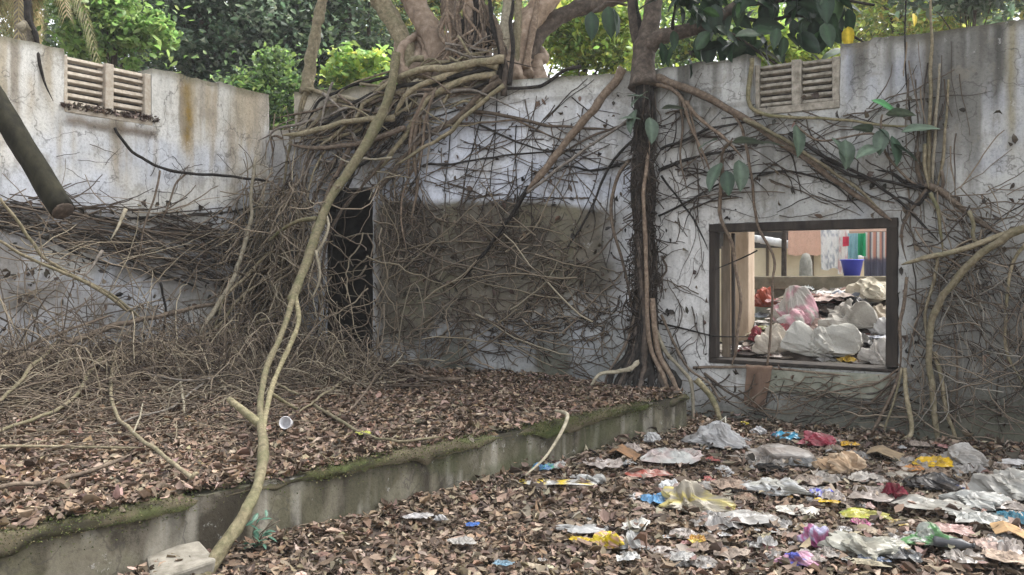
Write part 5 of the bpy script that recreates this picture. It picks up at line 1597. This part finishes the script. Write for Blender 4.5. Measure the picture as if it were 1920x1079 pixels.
for k in range(185):
    x = 1270 + 330 * RNG.random() ** .85
    if k > 150: x = RNG.uniform(1225, 1400)
    lim = 92 if x < 1480 else 70 - (x - 1480) * .18
    y = RNG.uniform(-45, lim)
    if x < 1330 and y > 20 and RNG.random() < .75: continue
    put_leaf(dark[RNG.choice(4, p=[.34, .28, .28, .10])], at(x, y, RNG.uniform(8.5, 9.1) - (x - 1270) * .0011), (RNG.normal(0, .8), RNG.normal(-.2, .5), RNG.normal(-.55, .5)), RNG.normal(0, .8), FIG, RNG.uniform(.55, 1.1))
put_leaf(yell, at(1590, 50, 8.3), (-.1, -.2, -1), .3, FIG, .85)
put_leaf(yell, at(1712, 25, 8.3), (.2, -.2, -1), .3, FIG, .5)
for (x, y, dx, dz, sc, k) in ((1170, 182, .9, .1, .8, 1), (1215, 172, -.7, -.4, .9, 0), (1192, 205, -.4, -.8, .9, 1), (1218, 220, .15, -1, .9, 1), (1160, 225, .9, .2, .7, 0), (1240, 205, .9, .15, .8, 0),
                              (1352, 305, -.6, -.8, 1.05, 1), (1385, 300, .1, -1, 1.0, 1), (1372, 268, .8, .1, 1.0, 0), (1400, 272, .9, .15, 1.1, 0), (1345, 262, -.8, -.2, .8, 0), (1362, 320, .0, -1, .8, 2)):
    put_leaf(greyl[k], WR.hit(x, y, .30) if x > 1230 else at(x, y, 8.75), (dx, -.35, dz), RNG.normal(0, .3), FIG, sc)
for (x, y, dx, dz, sc, k) in ((1492, 235, .15, -1, 1.0, 1), (1560, 258, .5, -.7, 1.05, 0), (1585, 262, .0, -1, .9, 1), (1640, 238, .5, -.5, .9, 2), (1665, 270, .9, -.4, 1.0, 2), (1650, 275, -.8, -.2, .9, 0),
                              (1690, 248, .9, .25, 1.0, 0), (1660, 215, .95, .1, .8, 0), (1635, 248, -.8, .3, .8, 1), (1672, 255, .2, -.9, .9, 2), (1655, 242, -.3, -.9, .8, 1)):
    put_leaf(greyl[k], WR.hit(x, y, .18), (dx, -.35, dz), RNG.normal(0, .3), CLI, sc)
put_leaf(brightl, WR.hit(1634, 188, .22), (.85, -.3, -.35), .6, CLI, .95)
root("stem", WR, [(1655, 215), (1652, 245), (1662, 290), (1700, 335), (1735, 355)], 4, 6, 'brown', CLI, (.18, .05), 5)
root("stem", WR, [(1492, 235), (1530, 262), (1580, 258), (1640, 250), (1660, 285)], 4, 5, 'brown', CLI, (.15, .12), 5)
root("stem", WR, [(1372, 265), (1356, 285), (1352, 330)], 5, 7, 'brown', FIG, (.28, .08), 5)

# background trees: trunk, limbs, crown of leaf clumps
def tree(name, label, px, Y, cy, rx, ry, cols, nl, size, trunkw=26, lean=0, gap=.0, seed=0, group="trees beyond the walls", dens=.5, tr='figtrunk', ground=-.18):
    c = at(px, cy, Y)
    RX, RZ = rx * Y / FP, ry * Y / FP
    t = empty(name, (c[0] + lean, Y, ground))
    tag(t, label, "tree", group)
    r = trunkw * Y / FP / 2
    top = c + np.array([0, 0, RZ * .5])
    P = smoothpts(np.array([[c[0] + lean, Y, ground], [c[0] + lean * .6 + RNG.normal(0, .15), Y, (c[2] + ground) * .5], c + np.array([0, 0, -RZ * .3]), top]), 24)
    V, F = tube(P, np.linspace(r * 1.3, r * .4, 24), 9, .1)
    mk("trunk", V, F, M[tr], t)
    nc = max(16, int(nl / 120))
    u = RNG.normal(0, 1, (nc, 3)); u /= np.linalg.norm(u, axis=1)[:, None]
    cc = c + u * RNG.uniform(.1, 1.3, (nc, 1)) ** .6 * np.array([RX * 1.12, min(RX, 2.4) * .8, RZ * 1.1])
    for k in range(7):
        e = cc[RNG.integers(nc)]
        b = P[RNG.integers(8, 18)]
        V, F = tube(smoothpts(np.array([b, (b + e) / 2 + np.array([0, 0, .25]), e]), 9), np.linspace(r * .45, r * .12, 9), 5, .1)
        mk("limb", V, F, M[tr], t)
    k = RNG.integers(0, nc, nl)
    cr = RNG.uniform(.14, .58, nc) * (RX / 1.6) ** .5
    d = RNG.normal(0, 1, (nl, 3)); d /= np.linalg.norm(d, axis=1)[:, None]
    pos = cc[k] + d * (RNG.uniform(.2, 1, (nl, 1)) ** .5) * cr[k][:, None] * np.array([1.25, 1, .7])
    st = RNG.random(nl) < .16
    pos[st] = c + RNG.normal(0, .62, (int(st.sum()), 3)) * np.array([RX, min(RX, 2) * .8, RZ])
    tone = RNG.uniform(.55, 1.35, nc)
    C = pal(nl, cols, None, .25) * tone[k][:, None]
    leafmesh("crown", M['foliage'], t, pos, RNG.uniform(size * .7, size * 1.3, nl), RNG.uniform(.4, .6, nl), RNG.uniform(0, 6.3, nl), RNG.normal(-.3, .5, nl), RNG.normal(0, .6, nl), RNG.normal(0, .3, nl), RNG.normal(.1, .2, nl), C)
    return t

DG = [(.105, .155, .095), (.125, .18, .11), (.08, .12, .08), (.18, .22, .155)]
MG = [(.13, .195, .09), (.165, .24, .10), (.10, .16, .075)]
BG = [(.22, .36, .10), (.17, .29, .085), (.29, .40, .13)]
YG = [(.36, .45, .09), (.28, .41, .09), (.45, .49, .11), (.20, .31, .08)]
OG = [(.31, .34, .10), (.38, .38, .11), (.21, .27, .09), (.44, .38, .12)]
tree("leafy_tree", "dark green tree rising behind the gap between pale grille and wall's corner", 395, 16, 60, 150, 150, DG, 15000, .13, 26, .3)
tree("leafy_tree", "darkest dense tree right behind the broken gap in the walls", 520, 17.5, 70, 140, 170, DG, 15000, .13, 30, -.2)
tree("leafy_tree", "bright green small tree just above the pale louvred grille", 215, 13.5, 52, 85, 55, BG, 5200, .13, 14)
tree("leafy_tree", "loose mid green tree between the slim trunk and the banyan", 655, 17, 60, 110, 150, MG + DG, 9000, .13, 22, .4)
tree("leafy_tree", "low fresh green shrubby tree filling the bottom of the wall gap", 505, 13.2, 190, 70, 70, BG + MG, 5200, .10, 10)
tree("leafy_tree", "low lime green sapling beside the liana's top", 668, 13.2, 140, 55, 42, BG + YG, 1500, .14, 8)
tree("leafy_tree", "tall pale green tree behind the banyan's stems", 830, 19, 10, 150, 130, MG + OG, 9000, .14, 22)
tree("leafy_tree", "sunlit yellow green tree between the banyan and the fig", 1098, 14.5, 68, 92, 72, YG, 8000, .12, 12)
tree("leafy_tree", "soft light green tree behind the fig's right hand branch", 1310, 17, 50, 150, 100, MG + BG + YG, 9000, .13, 20)
tree("leafy_tree", "spiky yellow green bush above the stained grille", 1470, 12.6, 85, 70, 44, YG, 2600, .12, 9)
tree("leafy_tree", "broad yellow olive tree above the grey wall", 1690, 16, 20, 150, 95, OG + YG, 9500, .12, 18)
tree("leafy_tree", "olive tree with open gaps at the wall's far end", 1880, 17, -10, 130, 85, OG + MG, 6500, .12, 16)
tree("leafy_tree", "dark leaved tree at the very top over the grey wall", 1830, 13.0, -18, 110, 34, DG, 2200, .15, 8)
tree("leafy_tree", "pale green tree far behind the palm", 60, 21, -20, 150, 110, MG + DG, 7000, .15, 20)
tree("leafy_tree", "tall distant tree behind the darkest dense tree", 470, 26, -40, 200, 190, DG + MG, 9000, .20, 26)
tree("leafy_tree", "wide distant tree behind the yellow olive tree", 1500, 26, -40, 260, 130, MG + OG, 5000, .20, 26)
tree("leafy_tree", "distant tree between the banyan stems and the fig", 1010, 27, -10, 190, 120, MG + BG, 4200, .20, 22)

# the fig's and banyan's own crowns, high above the picture, which shade the roofless room
for (tr_, cx, cy, cz, rx, ry, rz_, n) in ((FIG, 4.0, 9.0, 8.2, 3.4, 3.0, 1.1, 3600), (TREE_B, -.6, 10.6, 9.2, 4.2, 2.6, 1.3, 3600)):
    cc = np.column_stack([RNG.uniform(-1, 1, 70) * rx + cx, RNG.uniform(-1, 1, 70) * ry + cy, RNG.uniform(-1, 1, 70) * rz_ + cz])
    k = RNG.integers(0, 70, n)
    pos = cc[k] + RNG.normal(0, .33, (n, 3))
    leafmesh("crown", M['foliage'], tr_, pos, RNG.uniform(.18, .32, n), RNG.uniform(.45, .55, n), RNG.uniform(0, 6.3, n), RNG.normal(-.4, .4, n), RNG.normal(0, .5, n), RNG.normal(0, .3, n), RNG.normal(.1, .2, n), pal(n, DG))

tree("leafy_tree", "broad soft green tree filling the space behind the pale grille", 300, 19, 10, 230, 160, MG + DG + BG, 15000, .15, 22)
tree("leafy_tree", "hazy mid green tree between darkest tree and banyan, farther off", 640, 22, 20, 190, 170, MG + BG, 12000, .16, 22)
tree("leafy_tree", "hazy light green tree far beyond the stained grille", 1420, 22, 10, 240, 130, MG + OG + BG, 7000, .16, 22)
tree("leafy_tree", "hazy yellowish tree far beyond the grey wall's far end", 1780, 23, -10, 240, 110, OG + MG, 5000, .16, 20)
# palm at the upper left corner
PALM = empty("palm_tree", at(40, -60, 12.8) * np.array([1, 1, 0]) + np.array([0, 0, -.18]))
tag(PALM, "palm with drooping yellowed fronds behind the streaked wall's high end", "palm")
p0 = at(40, -70, 12.8)
V, F = tube(smoothpts(np.array([[p0[0], 12.8, -.18], [p0[0] + .1, 12.8, 2.5], p0]), 20), np.linspace(.17, .12, 20), 10, .1)
mk("trunk", V, F, M['grey'], PALM)
for k in range(24):
    a = k * 2.399 + RNG.normal(0, .2); L = RNG.uniform(1.4, 2.1); dr = RNG.uniform(.5, 1.6)
    u = np.linspace(0, 1, 16)
    R_ = np.stack([np.cos(a) * L * u * (1 - .25 * u), np.sin(a) * L * u * (1 - .25 * u), .5 * L * u - dr * L * u ** 2], -1) + p0
    acc = Acc()
    V, F = tube(R_, np.linspace(.018, .005, 16), 4, 0, RNG, False)
    gc = np.array([(.13, .17, .06), (.22, .21, .09), (.33, .27, .14), (.10, .15, .06)][k % 4])
    acc.add(V, F, gc)
    for i in range(2, 16):
        for j in range(3):
            b = R_[i - 1] * (1 - j / 3) + R_[i] * (j / 3)
            tdir = R_[i] - R_[i - 1]; tdir /= np.linalg.norm(tdir)
            side = np.cross(tdir, [0, 0, 1]); side /= np.linalg.norm(side) + 1e-6
            for sg in (-1, 1):
                ll = .55 * (1 - abs(i / 15 - .45)) * RNG.uniform(.8, 1.1)
                d = tdir * .55 + side * sg * .6 + np.array([0, 0, -.75]); d /= np.linalg.norm(d)
                e = b + d * ll; m_ = b + d * ll * .5 + np.array([0, 0, .04])
                wv = tdir * .016
                acc.add(np.array([b - wv, b + wv, m_ + wv, m_ - wv, e]), [np.array([[0, 1, 2, 3]]), np.array([[3, 2, 4]])], gc * RNG.uniform(.7, 1.25))
    acc.build("frond", M['foliage'], PALM, True)
# dead stump on the wall top under the palm
SN = empty("dead_branch", WL.hit(66, 72, -.1))
tag(SN, "dark dead branch hooked over the streaked wall's top below the palm", "branch")
root("branch", WL, [(48, -10), (52, 30), (62, 60), (70, 85), (72, 105), (82, 150), (100, 190)], 15, 3, 'dark', SN, (-.12, .05))
root("branch", WL, [(35, 55), (48, 42), (62, 60)], 18, 12, 'pale', SN, (-.12, -.05))
# small green weeds on the low edge wall's foot
wd = empty("weed", ground_hit(488, 1034))
tag(wd, "small dark green weed growing at the foot of the low edge wall by the liana", "weed")
b = ground_hit(488, 1034)
for k in range(3):
    V, F = tube(smoothpts(np.array([b, b + np.array([RNG.normal(0, .02), -.01, .09]), b + np.array([RNG.normal(0, .05), -.02, .17])]), 8), .0025, 4)
    mk("stalk", V, F, M['brown'], wd)
wl = leafproto("leaf", .05, .022, (.05, .11, .075), 77)
for k in range(30):
    put_leaf(wl, b + np.array([RNG.normal(0, .035), RNG.normal(-.02, .02), RNG.uniform(.03, .18)]), (RNG.normal(0, 1), RNG.normal(-.3, .6), RNG.normal(0, .4)), RNG.normal(0, .5), wd, RNG.uniform(.7, 1.3))
# ---------------------------------------------------------------- rubbish on the lower ground
W1, W2, GY, BE, TN = (.60, .60, .59), (.50, .50, .48), (.40, .40, .38), (.44, .38, .32), (.42, .29, .19)
IT = [
 # form, px, py, w, h, colour, label, name, category, material, second colour, pattern
 ('bag', 1350, 834, 84, 54, (.52, .51, .50), "biggest greyish white plastic bag lying before the window wall", 'plastic_bag', 'bag', 'film', None, None),
 ('sheet', 1262, 862, 118, 44, (.50, .50, .47), "long torn whitish plastic sheet just nearer than the biggest bag", 'plastic_sheet', 'rubbish', 'film', (.46, .38, .36), None),
 ('bag', 1222, 834, 26, 24, W1, "small white crumpled bag at the end of the mossy edge wall", 'plastic_bag', 'bag', 'film', None, None),
 ('bag', 1292, 952, 98, 64, (.44, .39, .30), "cloudy beige plastic bag with a yellow print, in the middle of the litter", 'plastic_bag', 'bag', 'film', (.55, .46, .16), 'one'),
 ('sheet', 1228, 950, 50, 28, (.12, .33, .58), "sky blue wrapper touching the cloudy beige bag", 'wrapper', 'wrapper', 'film', None, None),
 ('bag', 1258, 924, 26, 24, (.72, .72, .71), "bright white paper ball behind the sky blue wrapper", 'paper_ball', 'paper', 'paper', None, None),
 ('sheet', 1080, 1004, 118, 30, (.44, .44, .43), "flat grey plastic film beyond the yellow carrier bag", 'plastic_film', 'rubbish', 'film', None, None),
 ('bag', 1142, 1030, 54, 50, (.78, .60, .02), "vivid yellow carrier bag crumpled in the front of the litter", 'carrier_bag', 'bag', 'film', (.62, .38, .28), None),
 ('strip', 1096, 1028, 56, 16, (.66, .46, .01), "flat yellow tail of plastic beside the vivid yellow carrier bag", 'plastic_strip', 'rubbish', 'film', None, None),
 ('sheet', 1192, 998, 48, 34, (.62, .61, .56), "torn white paper behind the vivid yellow carrier bag", 'paper', 'paper', 'paper', None, None),
 ('bag', 1180, 1036, 34, 34, (.58, .58, .56), "white crumpled film touching the vivid yellow carrier bag's near side", 'plastic_film', 'rubbish', 'film', None, None),
 ('sheet', 1178, 1063, 44, 26, (.52, .52, .50), "pale crumpled film below the vivid yellow carrier bag", 'plastic_film', 'rubbish', 'film', None, None),
 ('strip', 1046, 916, 140, 26, (.62, .61, .58), "white tape with yellow stripes stretched along the litter near the edge wall", 'striped_tape', 'tape', 'film', (.75, .55, .03), 'stripes'),
 ('sheet', 1015, 888, 42, 26, (.06, .20, .40), "blue and green wrapper at the foot of the bent pale stick", 'wrapper', 'wrapper', 'film', (.10, .36, .24), None),
 ('sheet', 1045, 887, 18, 18, (.62, .62, .58), "small white triangular scrap right of the blue and green wrapper", 'paper', 'paper', 'paper', None, None),
 ('sheet', 1130, 880, 66, 28, (.52, .45, .41), "pinkish beige sheet at the foot of the edge wall", 'plastic_sheet', 'rubbish', 'film', None, None),
 ('sheet', 1218, 900, 76, 22, (.52, .13, .09), "coral red plastic strip crossing the leaves", 'plastic_strip', 'rubbish', 'film', (.55, .40, .34), None),
 ('card', 1170, 862, 54, 34, (.30, .17, .09), "rust brown cardboard flap near the edge wall", 'cardboard', 'cardboard', 'paper', None, None),
 ('sheet', 1182, 850, 40, 30, (.46, .39, .35), "greyish pink paper propped on the rust brown cardboard", 'paper', 'paper', 'paper', None, None),
 ('sheet', 1406, 984, 116, 36, (.50, .48, .45), "long clear creased film right of the cloudy beige bag", 'plastic_film', 'rubbish', 'film', None, None),
 ('sheet', 1306, 1026, 34, 30, (.55, .27, .03), "orange wrapper with a torn corner at the front", 'wrapper', 'wrapper', 'film', (.50, .38, .06), None),
 ('sheet', 1330, 993, 30, 18, (.55, .37, .04), "mustard yellow scrap nearer than the cloudy beige bag", 'wrapper', 'wrapper', 'film', None, None),
 ('bag', 1354, 994, 24, 18, (.58, .57, .57), "little white crumple beside the mustard yellow scrap", 'paper_ball', 'paper', 'paper', None, None),
 ('sheet', 1474, 826, 56, 28, (.06, .40, .62), "turquoise packet with a red mark lying near the wall", 'packet', 'packet', 'film', (.50, .10, .09), 'one'),
 ('bag', 1532, 836, 66, 40, (.40, .06, .09), "crimson plastic bag stretched out right of the turquoise packet", 'plastic_bag', 'bag', 'film', None, None),
 ('sheet', 1592, 843, 32, 16, (.70, .40, .02), "amber yellow scrap beyond the tan paper bag", 'wrapper', 'wrapper', 'film', None, None),
 ('bag', 1446, 866, 114, 46, (.46, .40, .35), "wide pinkish beige bag before the turquoise packet", 'plastic_bag', 'bag', 'film', (.50, .46, .42), None),
 ('sheet', 1502, 874, 84, 44, (.17, .17, .165), "dark grey folded plastic sheet on the wide pinkish beige bag", 'plastic_sheet', 'rubbish', 'film', None, None),
 ('bag', 1442, 888, 44, 20, (.015, .015, .016), "black rag below the wide pinkish beige bag", 'rag', 'rag', 'cloth', None, None),
 ('bag', 1576, 884, 80, 56, (.42, .29, .18), "torn tan paper bag in the litter's middle right", 'paper_bag', 'bag', 'paper', (.50, .38, .26), None),
 ('sheet', 1752, 878, 72, 36, (.80, .50, .01), "bright yellow packet lying open beside the grey cup shape", 'packet', 'packet', 'film', (.62, .42, .20), 'one'),
 ('bag', 1806, 872, 64, 40, (.40, .38, .35), "greyish round container bag right of the bright yellow packet", 'container', 'container', 'paper', None, None),
 ('sheet', 1896, 877, 50, 18, (.60, .58, .56), "white scrap farthest right along the wall's foot", 'paper', 'paper', 'paper', None, None),
 ('bag', 1758, 918, 90, 42, (.030, .030, .034), "crumpled black plastic bag in front of the bright yellow packet", 'plastic_bag', 'bag', 'film', None, None),
 ('sheet', 1806, 928, 36, 22, (.02, .045, .25), "navy blue scrap at the black plastic bag's edge", 'wrapper', 'wrapper', 'film', None, None),
 ('sheet', 1672, 936, 46, 52, (.17, .025, .04), "maroon cloth standing up in a point", 'cloth_scrap', 'cloth', 'cloth', None, None),
 ('sheet', 1634, 936, 80, 42, (.42, .36, .32), "beige film left of the maroon cloth", 'plastic_film', 'rubbish', 'film', None, None),
 ('sheet', 1740, 956, 124, 42, (.46, .44, .39), "wide pale sheet right of the maroon cloth", 'plastic_sheet', 'rubbish', 'film', None, None),
 ('bag', 1894, 926, 110, 78, (.44, .43, .39), "large cloudy clear bag at the right end of the litter", 'plastic_bag', 'bag', 'film', None, None),
 ('bag', 1828, 954, 90, 46, (.48, .48, .45), "flattened clear bag leaning on the large cloudy one", 'plastic_bag', 'bag', 'film', None, None),
 ('sheet', 1544, 938, 46, 24, (.50, .50, .58), "white packet with violet blue edge above the yellow sliver", 'packet', 'packet', 'film', (.10, .10, .50), None),
 ('sheet', 1554, 954, 46, 16, (.78, .50, .01), "yellow sliver just below the violet edged packet", 'wrapper', 'wrapper', 'film', None, None),
 ('strip', 1622, 978, 92, 30, (.50, .48, .08), "lime yellow peel shaped strip in the right foreground", 'plastic_strip', 'rubbish', 'film', (.30, .42, .06), 'one'),
 ('sheet', 1686, 994, 32, 18, (.35, .24, .05), "ochre scrap at the tip of the lime yellow strip", 'wrapper', 'wrapper', 'film', None, None),
 ('bag', 1458, 926, 92, 46, (.50, .49, .44), "milky white bag below the black rag", 'plastic_bag', 'bag', 'film', (.58, .58, .56), None),
 ('sheet', 1492, 972, 76, 24, (.64, .61, .54), "cream paper lying flat below the milky white bag", 'paper', 'paper', 'paper', None, None),
 ('sheet', 1424, 985, 58, 36, (.46, .42, .36), "beige crumpled film left of the cream paper", 'plastic_film', 'rubbish', 'film', None, None),
 ('bag', 1534, 1028, 44, 60, (.50, .12, .30), "tall magenta packet with blue and white print, standing crumpled", 'packet', 'packet', 'film', (.46, .44, .58), 'one'),
 ('sheet', 1568, 1026, 42, 24, (.60, .12, .32), "pink flap of plastic leaning on the tall magenta packet", 'plastic_scrap', 'rubbish', 'film', None, None),
 ('sheet', 1612, 994, 36, 24, (.60, .14, .32), "small hot pink wrapper under the lime yellow strip", 'wrapper', 'wrapper', 'film', (.40, .25, .22), None),
 ('bag', 1492, 1066, 62, 32, (.50, .24, .36), "pink packet with royal blue print at the front edge", 'packet', 'packet', 'film', (.07, .10, .50), 'one'),
 ('bag', 1624, 1044, 118, 52, (.42, .41, .34), "large dusty translucent bag at the front right", 'plastic_bag', 'bag', 'film', None, None),
 ('sheet', 1634, 1066, 56, 24, (.06, .09, .15), "dark blue wrapper lying on the large dusty bag's front", 'wrapper', 'wrapper', 'film', None, None),
 ('sheet', 1906, 985, 56, 34, (.06, .19, .26), "teal cloth at the right edge of the litter", 'cloth_scrap', 'cloth', 'cloth', None, None),
 ('strip', 1852, 977, 90, 16, (.20, .27, .28), "thin grey teal strip leading to the teal cloth", 'plastic_strip', 'rubbish', 'film', None, None),
 ('bag', 1744, 1024, 88, 46, (.36, .38, .33), "clear bag with a green print beside the dark bottle", 'plastic_bag', 'bag', 'film', (.10, .24, .09), None),
 ('bottle', 1788, 1040, 68, 34, (.085, .085, .09), "dark grey bottle lying on its side in the litter", 'bottle', 'bottle', 'film', (.03, .03, .03), None),
 ('sheet', 1786, 1006, 78, 28, (.55, .36, .32), "salmon pink torn sheet above the dark bottle", 'plastic_sheet', 'rubbish', 'film', None, None),
 ('card', 1898, 1016, 66, 36, (.50, .32, .16), "orange tan cardboard at the right edge", 'cardboard', 'cardboard', 'paper', None, None),
 ('sheet', 1848, 1036, 60, 34, (.50, .38, .33), "flesh coloured paper below the orange tan cardboard", 'paper', 'paper', 'paper', None, None),
 ('bag', 1886, 1042, 36, 22, (.62, .62, .60), "white crumple right of the flesh coloured paper", 'paper_ball', 'paper', 'paper', None, None),
 ('sheet', 1836, 988, 100, 34, (.50, .50, .46), "off white sheet under the thin grey teal strip", 'plastic_sheet', 'rubbish', 'film', None, None),
 ('sheet', 1698, 1056, 68, 34, (.085, .09, .095), "charcoal plastic bag in front of the clear bag with green print", 'plastic_bag', 'bag', 'film', None, None),
 ('sheet', 1630, 1073, 76, 20, (.46, .41, .30), "straw coloured sack cloth at the bottom front", 'sack_cloth', 'cloth', 'cloth', None, None),
 ('sheet', 1882, 1062, 90, 30, (.46, .36, .28), "broad beige paper at the bottom right corner", 'paper', 'paper', 'paper', None, None),
 ('sheet', 885, 998, 28, 16, (.03, .13, .45), "cobalt blue scrap alone among the leaves before the edge wall", 'wrapper', 'wrapper', 'film', None, None),
 ('strip', 786, 983, 54, 18, (.50, .48, .47), "whitish strip in the leaves at the edge wall's foot", 'plastic_strip', 'rubbish', 'film', None, None),
 ('bag', 824, 988, 18, 16, (.50, .49, .48), "small white ball at the end of the whitish strip", 'paper_ball', 'paper', 'paper', None, None),
 ('sheet', 866, 1032, 54, 22, (.38, .36, .33), "grey crumpled paper nearest the camera in the leaves", 'paper', 'paper', 'paper', None, None),
 ('sheet', 945, 1074, 36, 16, (.18, .32, .42), "pale blue scrap at the bottom centre edge", 'wrapper', 'wrapper', 'film', None, None),
 ('cup', 541, 812, 22, 22, (.72, .71, .72), "white foam cup lying on the leaves of the raised floor", 'foam_cup', 'cup', 'paper', None, None),
 ('sheet', 683, 826, 26, 14, (.42, .43, .10), "yellowing leaf shaped scrap on the raised floor near its edge", 'scrap', 'rubbish', 'paper', None, None),
 ('sheet', 1396, 803, 22, 12, (.66, .52, .04), "lemon yellow scrap at the foot of the window wall", 'wrapper', 'wrapper', 'film', None, None),
 ('bag', 1423, 819, 24, 18, (.55, .54, .54), "small white bag between the lemon scrap and the turquoise packet", 'plastic_bag', 'bag', 'film', None, None),
 ('bag', 1108, 912, 46, 28, (.50, .50, .48), "clear crumple at the striped tape's end", 'plastic_film', 'rubbish', 'film', None, None),
 ('sheet', 1355, 890, 30, 18, (.55, .54, .52), "white paper scrap between the biggest bag and the cloudy beige bag", 'paper', 'paper', 'paper', None, None),
 ('sheet', 1368, 920, 62, 30, (.36, .27, .21), "brown torn paper behind the cloudy beige bag", 'paper', 'paper', 'paper', None, None),
 ('sheet', 1516, 912, 74, 34, (.40, .32, .26), "taupe sheet between the milky bag and the tan paper bag", 'plastic_sheet', 'rubbish', 'film', None, None),
 ('sheet', 1620, 905, 50, 30, (.52, .48, .43), "off white curl right of the tan paper bag", 'paper', 'paper', 'paper', None, None),
 ('sheet', 1700, 905, 70, 26, (.40, .36, .30), "fawn film left of the crumpled black bag", 'plastic_film', 'rubbish', 'film', None, None),
 ('card', 1660, 862, 60, 26, (.36, .27, .17), "light brown cardboard piece near the roots' feet", 'cardboard', 'cardboard', 'paper', None, None),
 ('sheet', 1712, 890, 34, 20, (.55, .24, .06), "burnt orange scrap left of the bright yellow packet", 'wrapper', 'wrapper', 'film', None, None),
 ('sheet', 1280, 1060, 50, 26, (.42, .41, .39), "dull white film at the bottom, nearer than the orange wrapper", 'plastic_film', 'rubbish', 'film', None, None),
 ('sheet', 1372, 1052, 66, 26, (.34, .28, .23), "crumpled brown paper at the bottom, right of the orange wrapper", 'paper', 'paper', 'paper', None, None),
 ('sheet', 1438, 1030, 30, 44, (.48, .47, .45), "narrow white strip left of the tall magenta packet", 'plastic_strip', 'rubbish', 'film', None, None),
]
for (fm, x, y, w_, h_, c_, lb, nm, ct, mt, c2, pt_) in IT:
    item(fm, x, y, w_, h_, c_, lb, nm, ct, mt, c2, pt_, .30, lift=.04)

# small scraps, each named by what it lies beside
CUT = (" lying", " at ", " with ", " behind", " beyond", " before", " beside", " in ", " on ", " touching", " below", " right of", " left of", " just", " above", " under", " near", " between",
       " standing", " leaning", " crossing", " stretched", " stretching", " crumpled in", " propped", " alone", " caught", " farthest", " leading", " of plastic")
ANCH = []
for (fm, x, y, w_, h_, c_, lb, *_r) in IT:
    q = min([lb.find(k) for k in CUT if lb.find(k) > 0] + [len(lb)])
    ANCH.append((x, y, lb[:q]))
from collections import Counter
_cnt = Counter(a[2] for a in ANCH)
ANCH = [a for a in ANCH if _cnt[a[2]] == 1]
USED = set()
def scraps(n, area, cols, adj, group, size, name="scrap", mat='film'):
    k = tries = 0
    while k < n and tries < 4000:
        tries += 1
        px, py = RNG.uniform(*area[0]), RNG.uniform(*area[1])
        c = ground_hit(px, py)
        if edge_dist(c[0], c[1]) < .1 or not inside(c[0], c[1], .08): continue
        if px < 1150 and RNG.random() < .75: continue
        d = sorted(ANCH, key=lambda a: math.hypot((a[0] - px), (a[1] - py) * 2.2))[0]
        dx, dy = px - d[0], (py - d[1]) * 2.2
        rel = ("just right of" if dx > 0 else "just left of") if abs(dx) > abs(dy) else ("just nearer than" if dy > 0 else "just beyond")
        if (rel, d[2], group) in USED: continue
        USED.add((rel, d[2], group))
        w_ = RNG.uniform(*size)
        item('sheet', px, py, w_, w_ * RNG.uniform(.45, .75), cols[RNG.integers(len(cols))], f"{adj} {rel} the {d[2]}", name, "rubbish", mat, None, None, .45, group=group, lift=.025)
        k += 1
scraps(90, ((980, 1915), (830, 1070)), [(.55, .55, .53), (.48, .47, .45), (.62, .61, .60)], "small whitish scrap", "small whitish scraps in the litter", (10, 30))
scraps(46, ((1150, 1915), (830, 1070)), [(.38, .30, .24), (.30, .22, .16), (.44, .34, .26), (.40, .33, .28)], "brownish paper scrap", "small brown paper scraps in the litter", (16, 46), "paper_scrap", 'paper')
scraps(34, ((1250, 1915), (860, 1070)), [(.42, .38, .34), (.36, .34, .32), (.48, .42, .38)], "greyish film", "grey beige films in the litter", (40, 80), "film_scrap", 'film')
scraps(14, ((1200, 1915), (850, 1070)), [(.05, .05, .055), (.08, .075, .07)], "small black scrap", "small black scraps in the litter", (14, 36), "black_scrap", 'film')
scraps(16, ((1200, 1915), (830, 1070)), [(.60, .30, .28), (.62, .36, .10), (.55, .16, .14), (.62, .42, .38)], "small reddish or orange scrap", "small coloured scraps in the litter", (14, 34), "coloured_scrap", 'film')
# leaves drifted over the rubbish
xy = scatter(3200, 0, 5.4, 4.0, 8.8, lambda x, y: (edge_dist(x, y) > .02) & inside(x, y, .03))
a_ = list(litter(xy, low_z, (.05, .105), pal(len(xy), LIT, LP), .05)); a_[0][:, 2] += RNG.uniform(.01, .06, len(xy))
o = leafmesh("top_leaves", M['litter'], None, *a_)
tag(o, "loose dry leaves lying on top of the rubbish", "leaves", kind='stuff')

# thin haze of the humid air
V, F = box((0, 22, 9.3), (210, 190, 22.6))
V[:, 2] = np.where(V[:, 2] < 5, -1.2, 22.0)
hz_m = bpy.data.materials.new("humid_air"); hz_m.use_nodes = True
hn = hz_m.node_tree
for n_ in list(hn.nodes): hn.nodes.remove(n_)
ho = hn.nodes.new('ShaderNodeOutputMaterial'); hv = hn.nodes.new('ShaderNodeVolumePrincipled')
hv.inputs['Color'].default_value = (.93, .95, .97, 1); hv.inputs['Density'].default_value = .0013; hv.inputs['Anisotropy'].default_value = .2
hn.links.new(hv.outputs[0], ho.inputs['Volume'])
hz = mk("haze", V, F, hz_m, None, False)
tag(hz, "thin pale humid haze filling the air", "haze", kind='stuff')
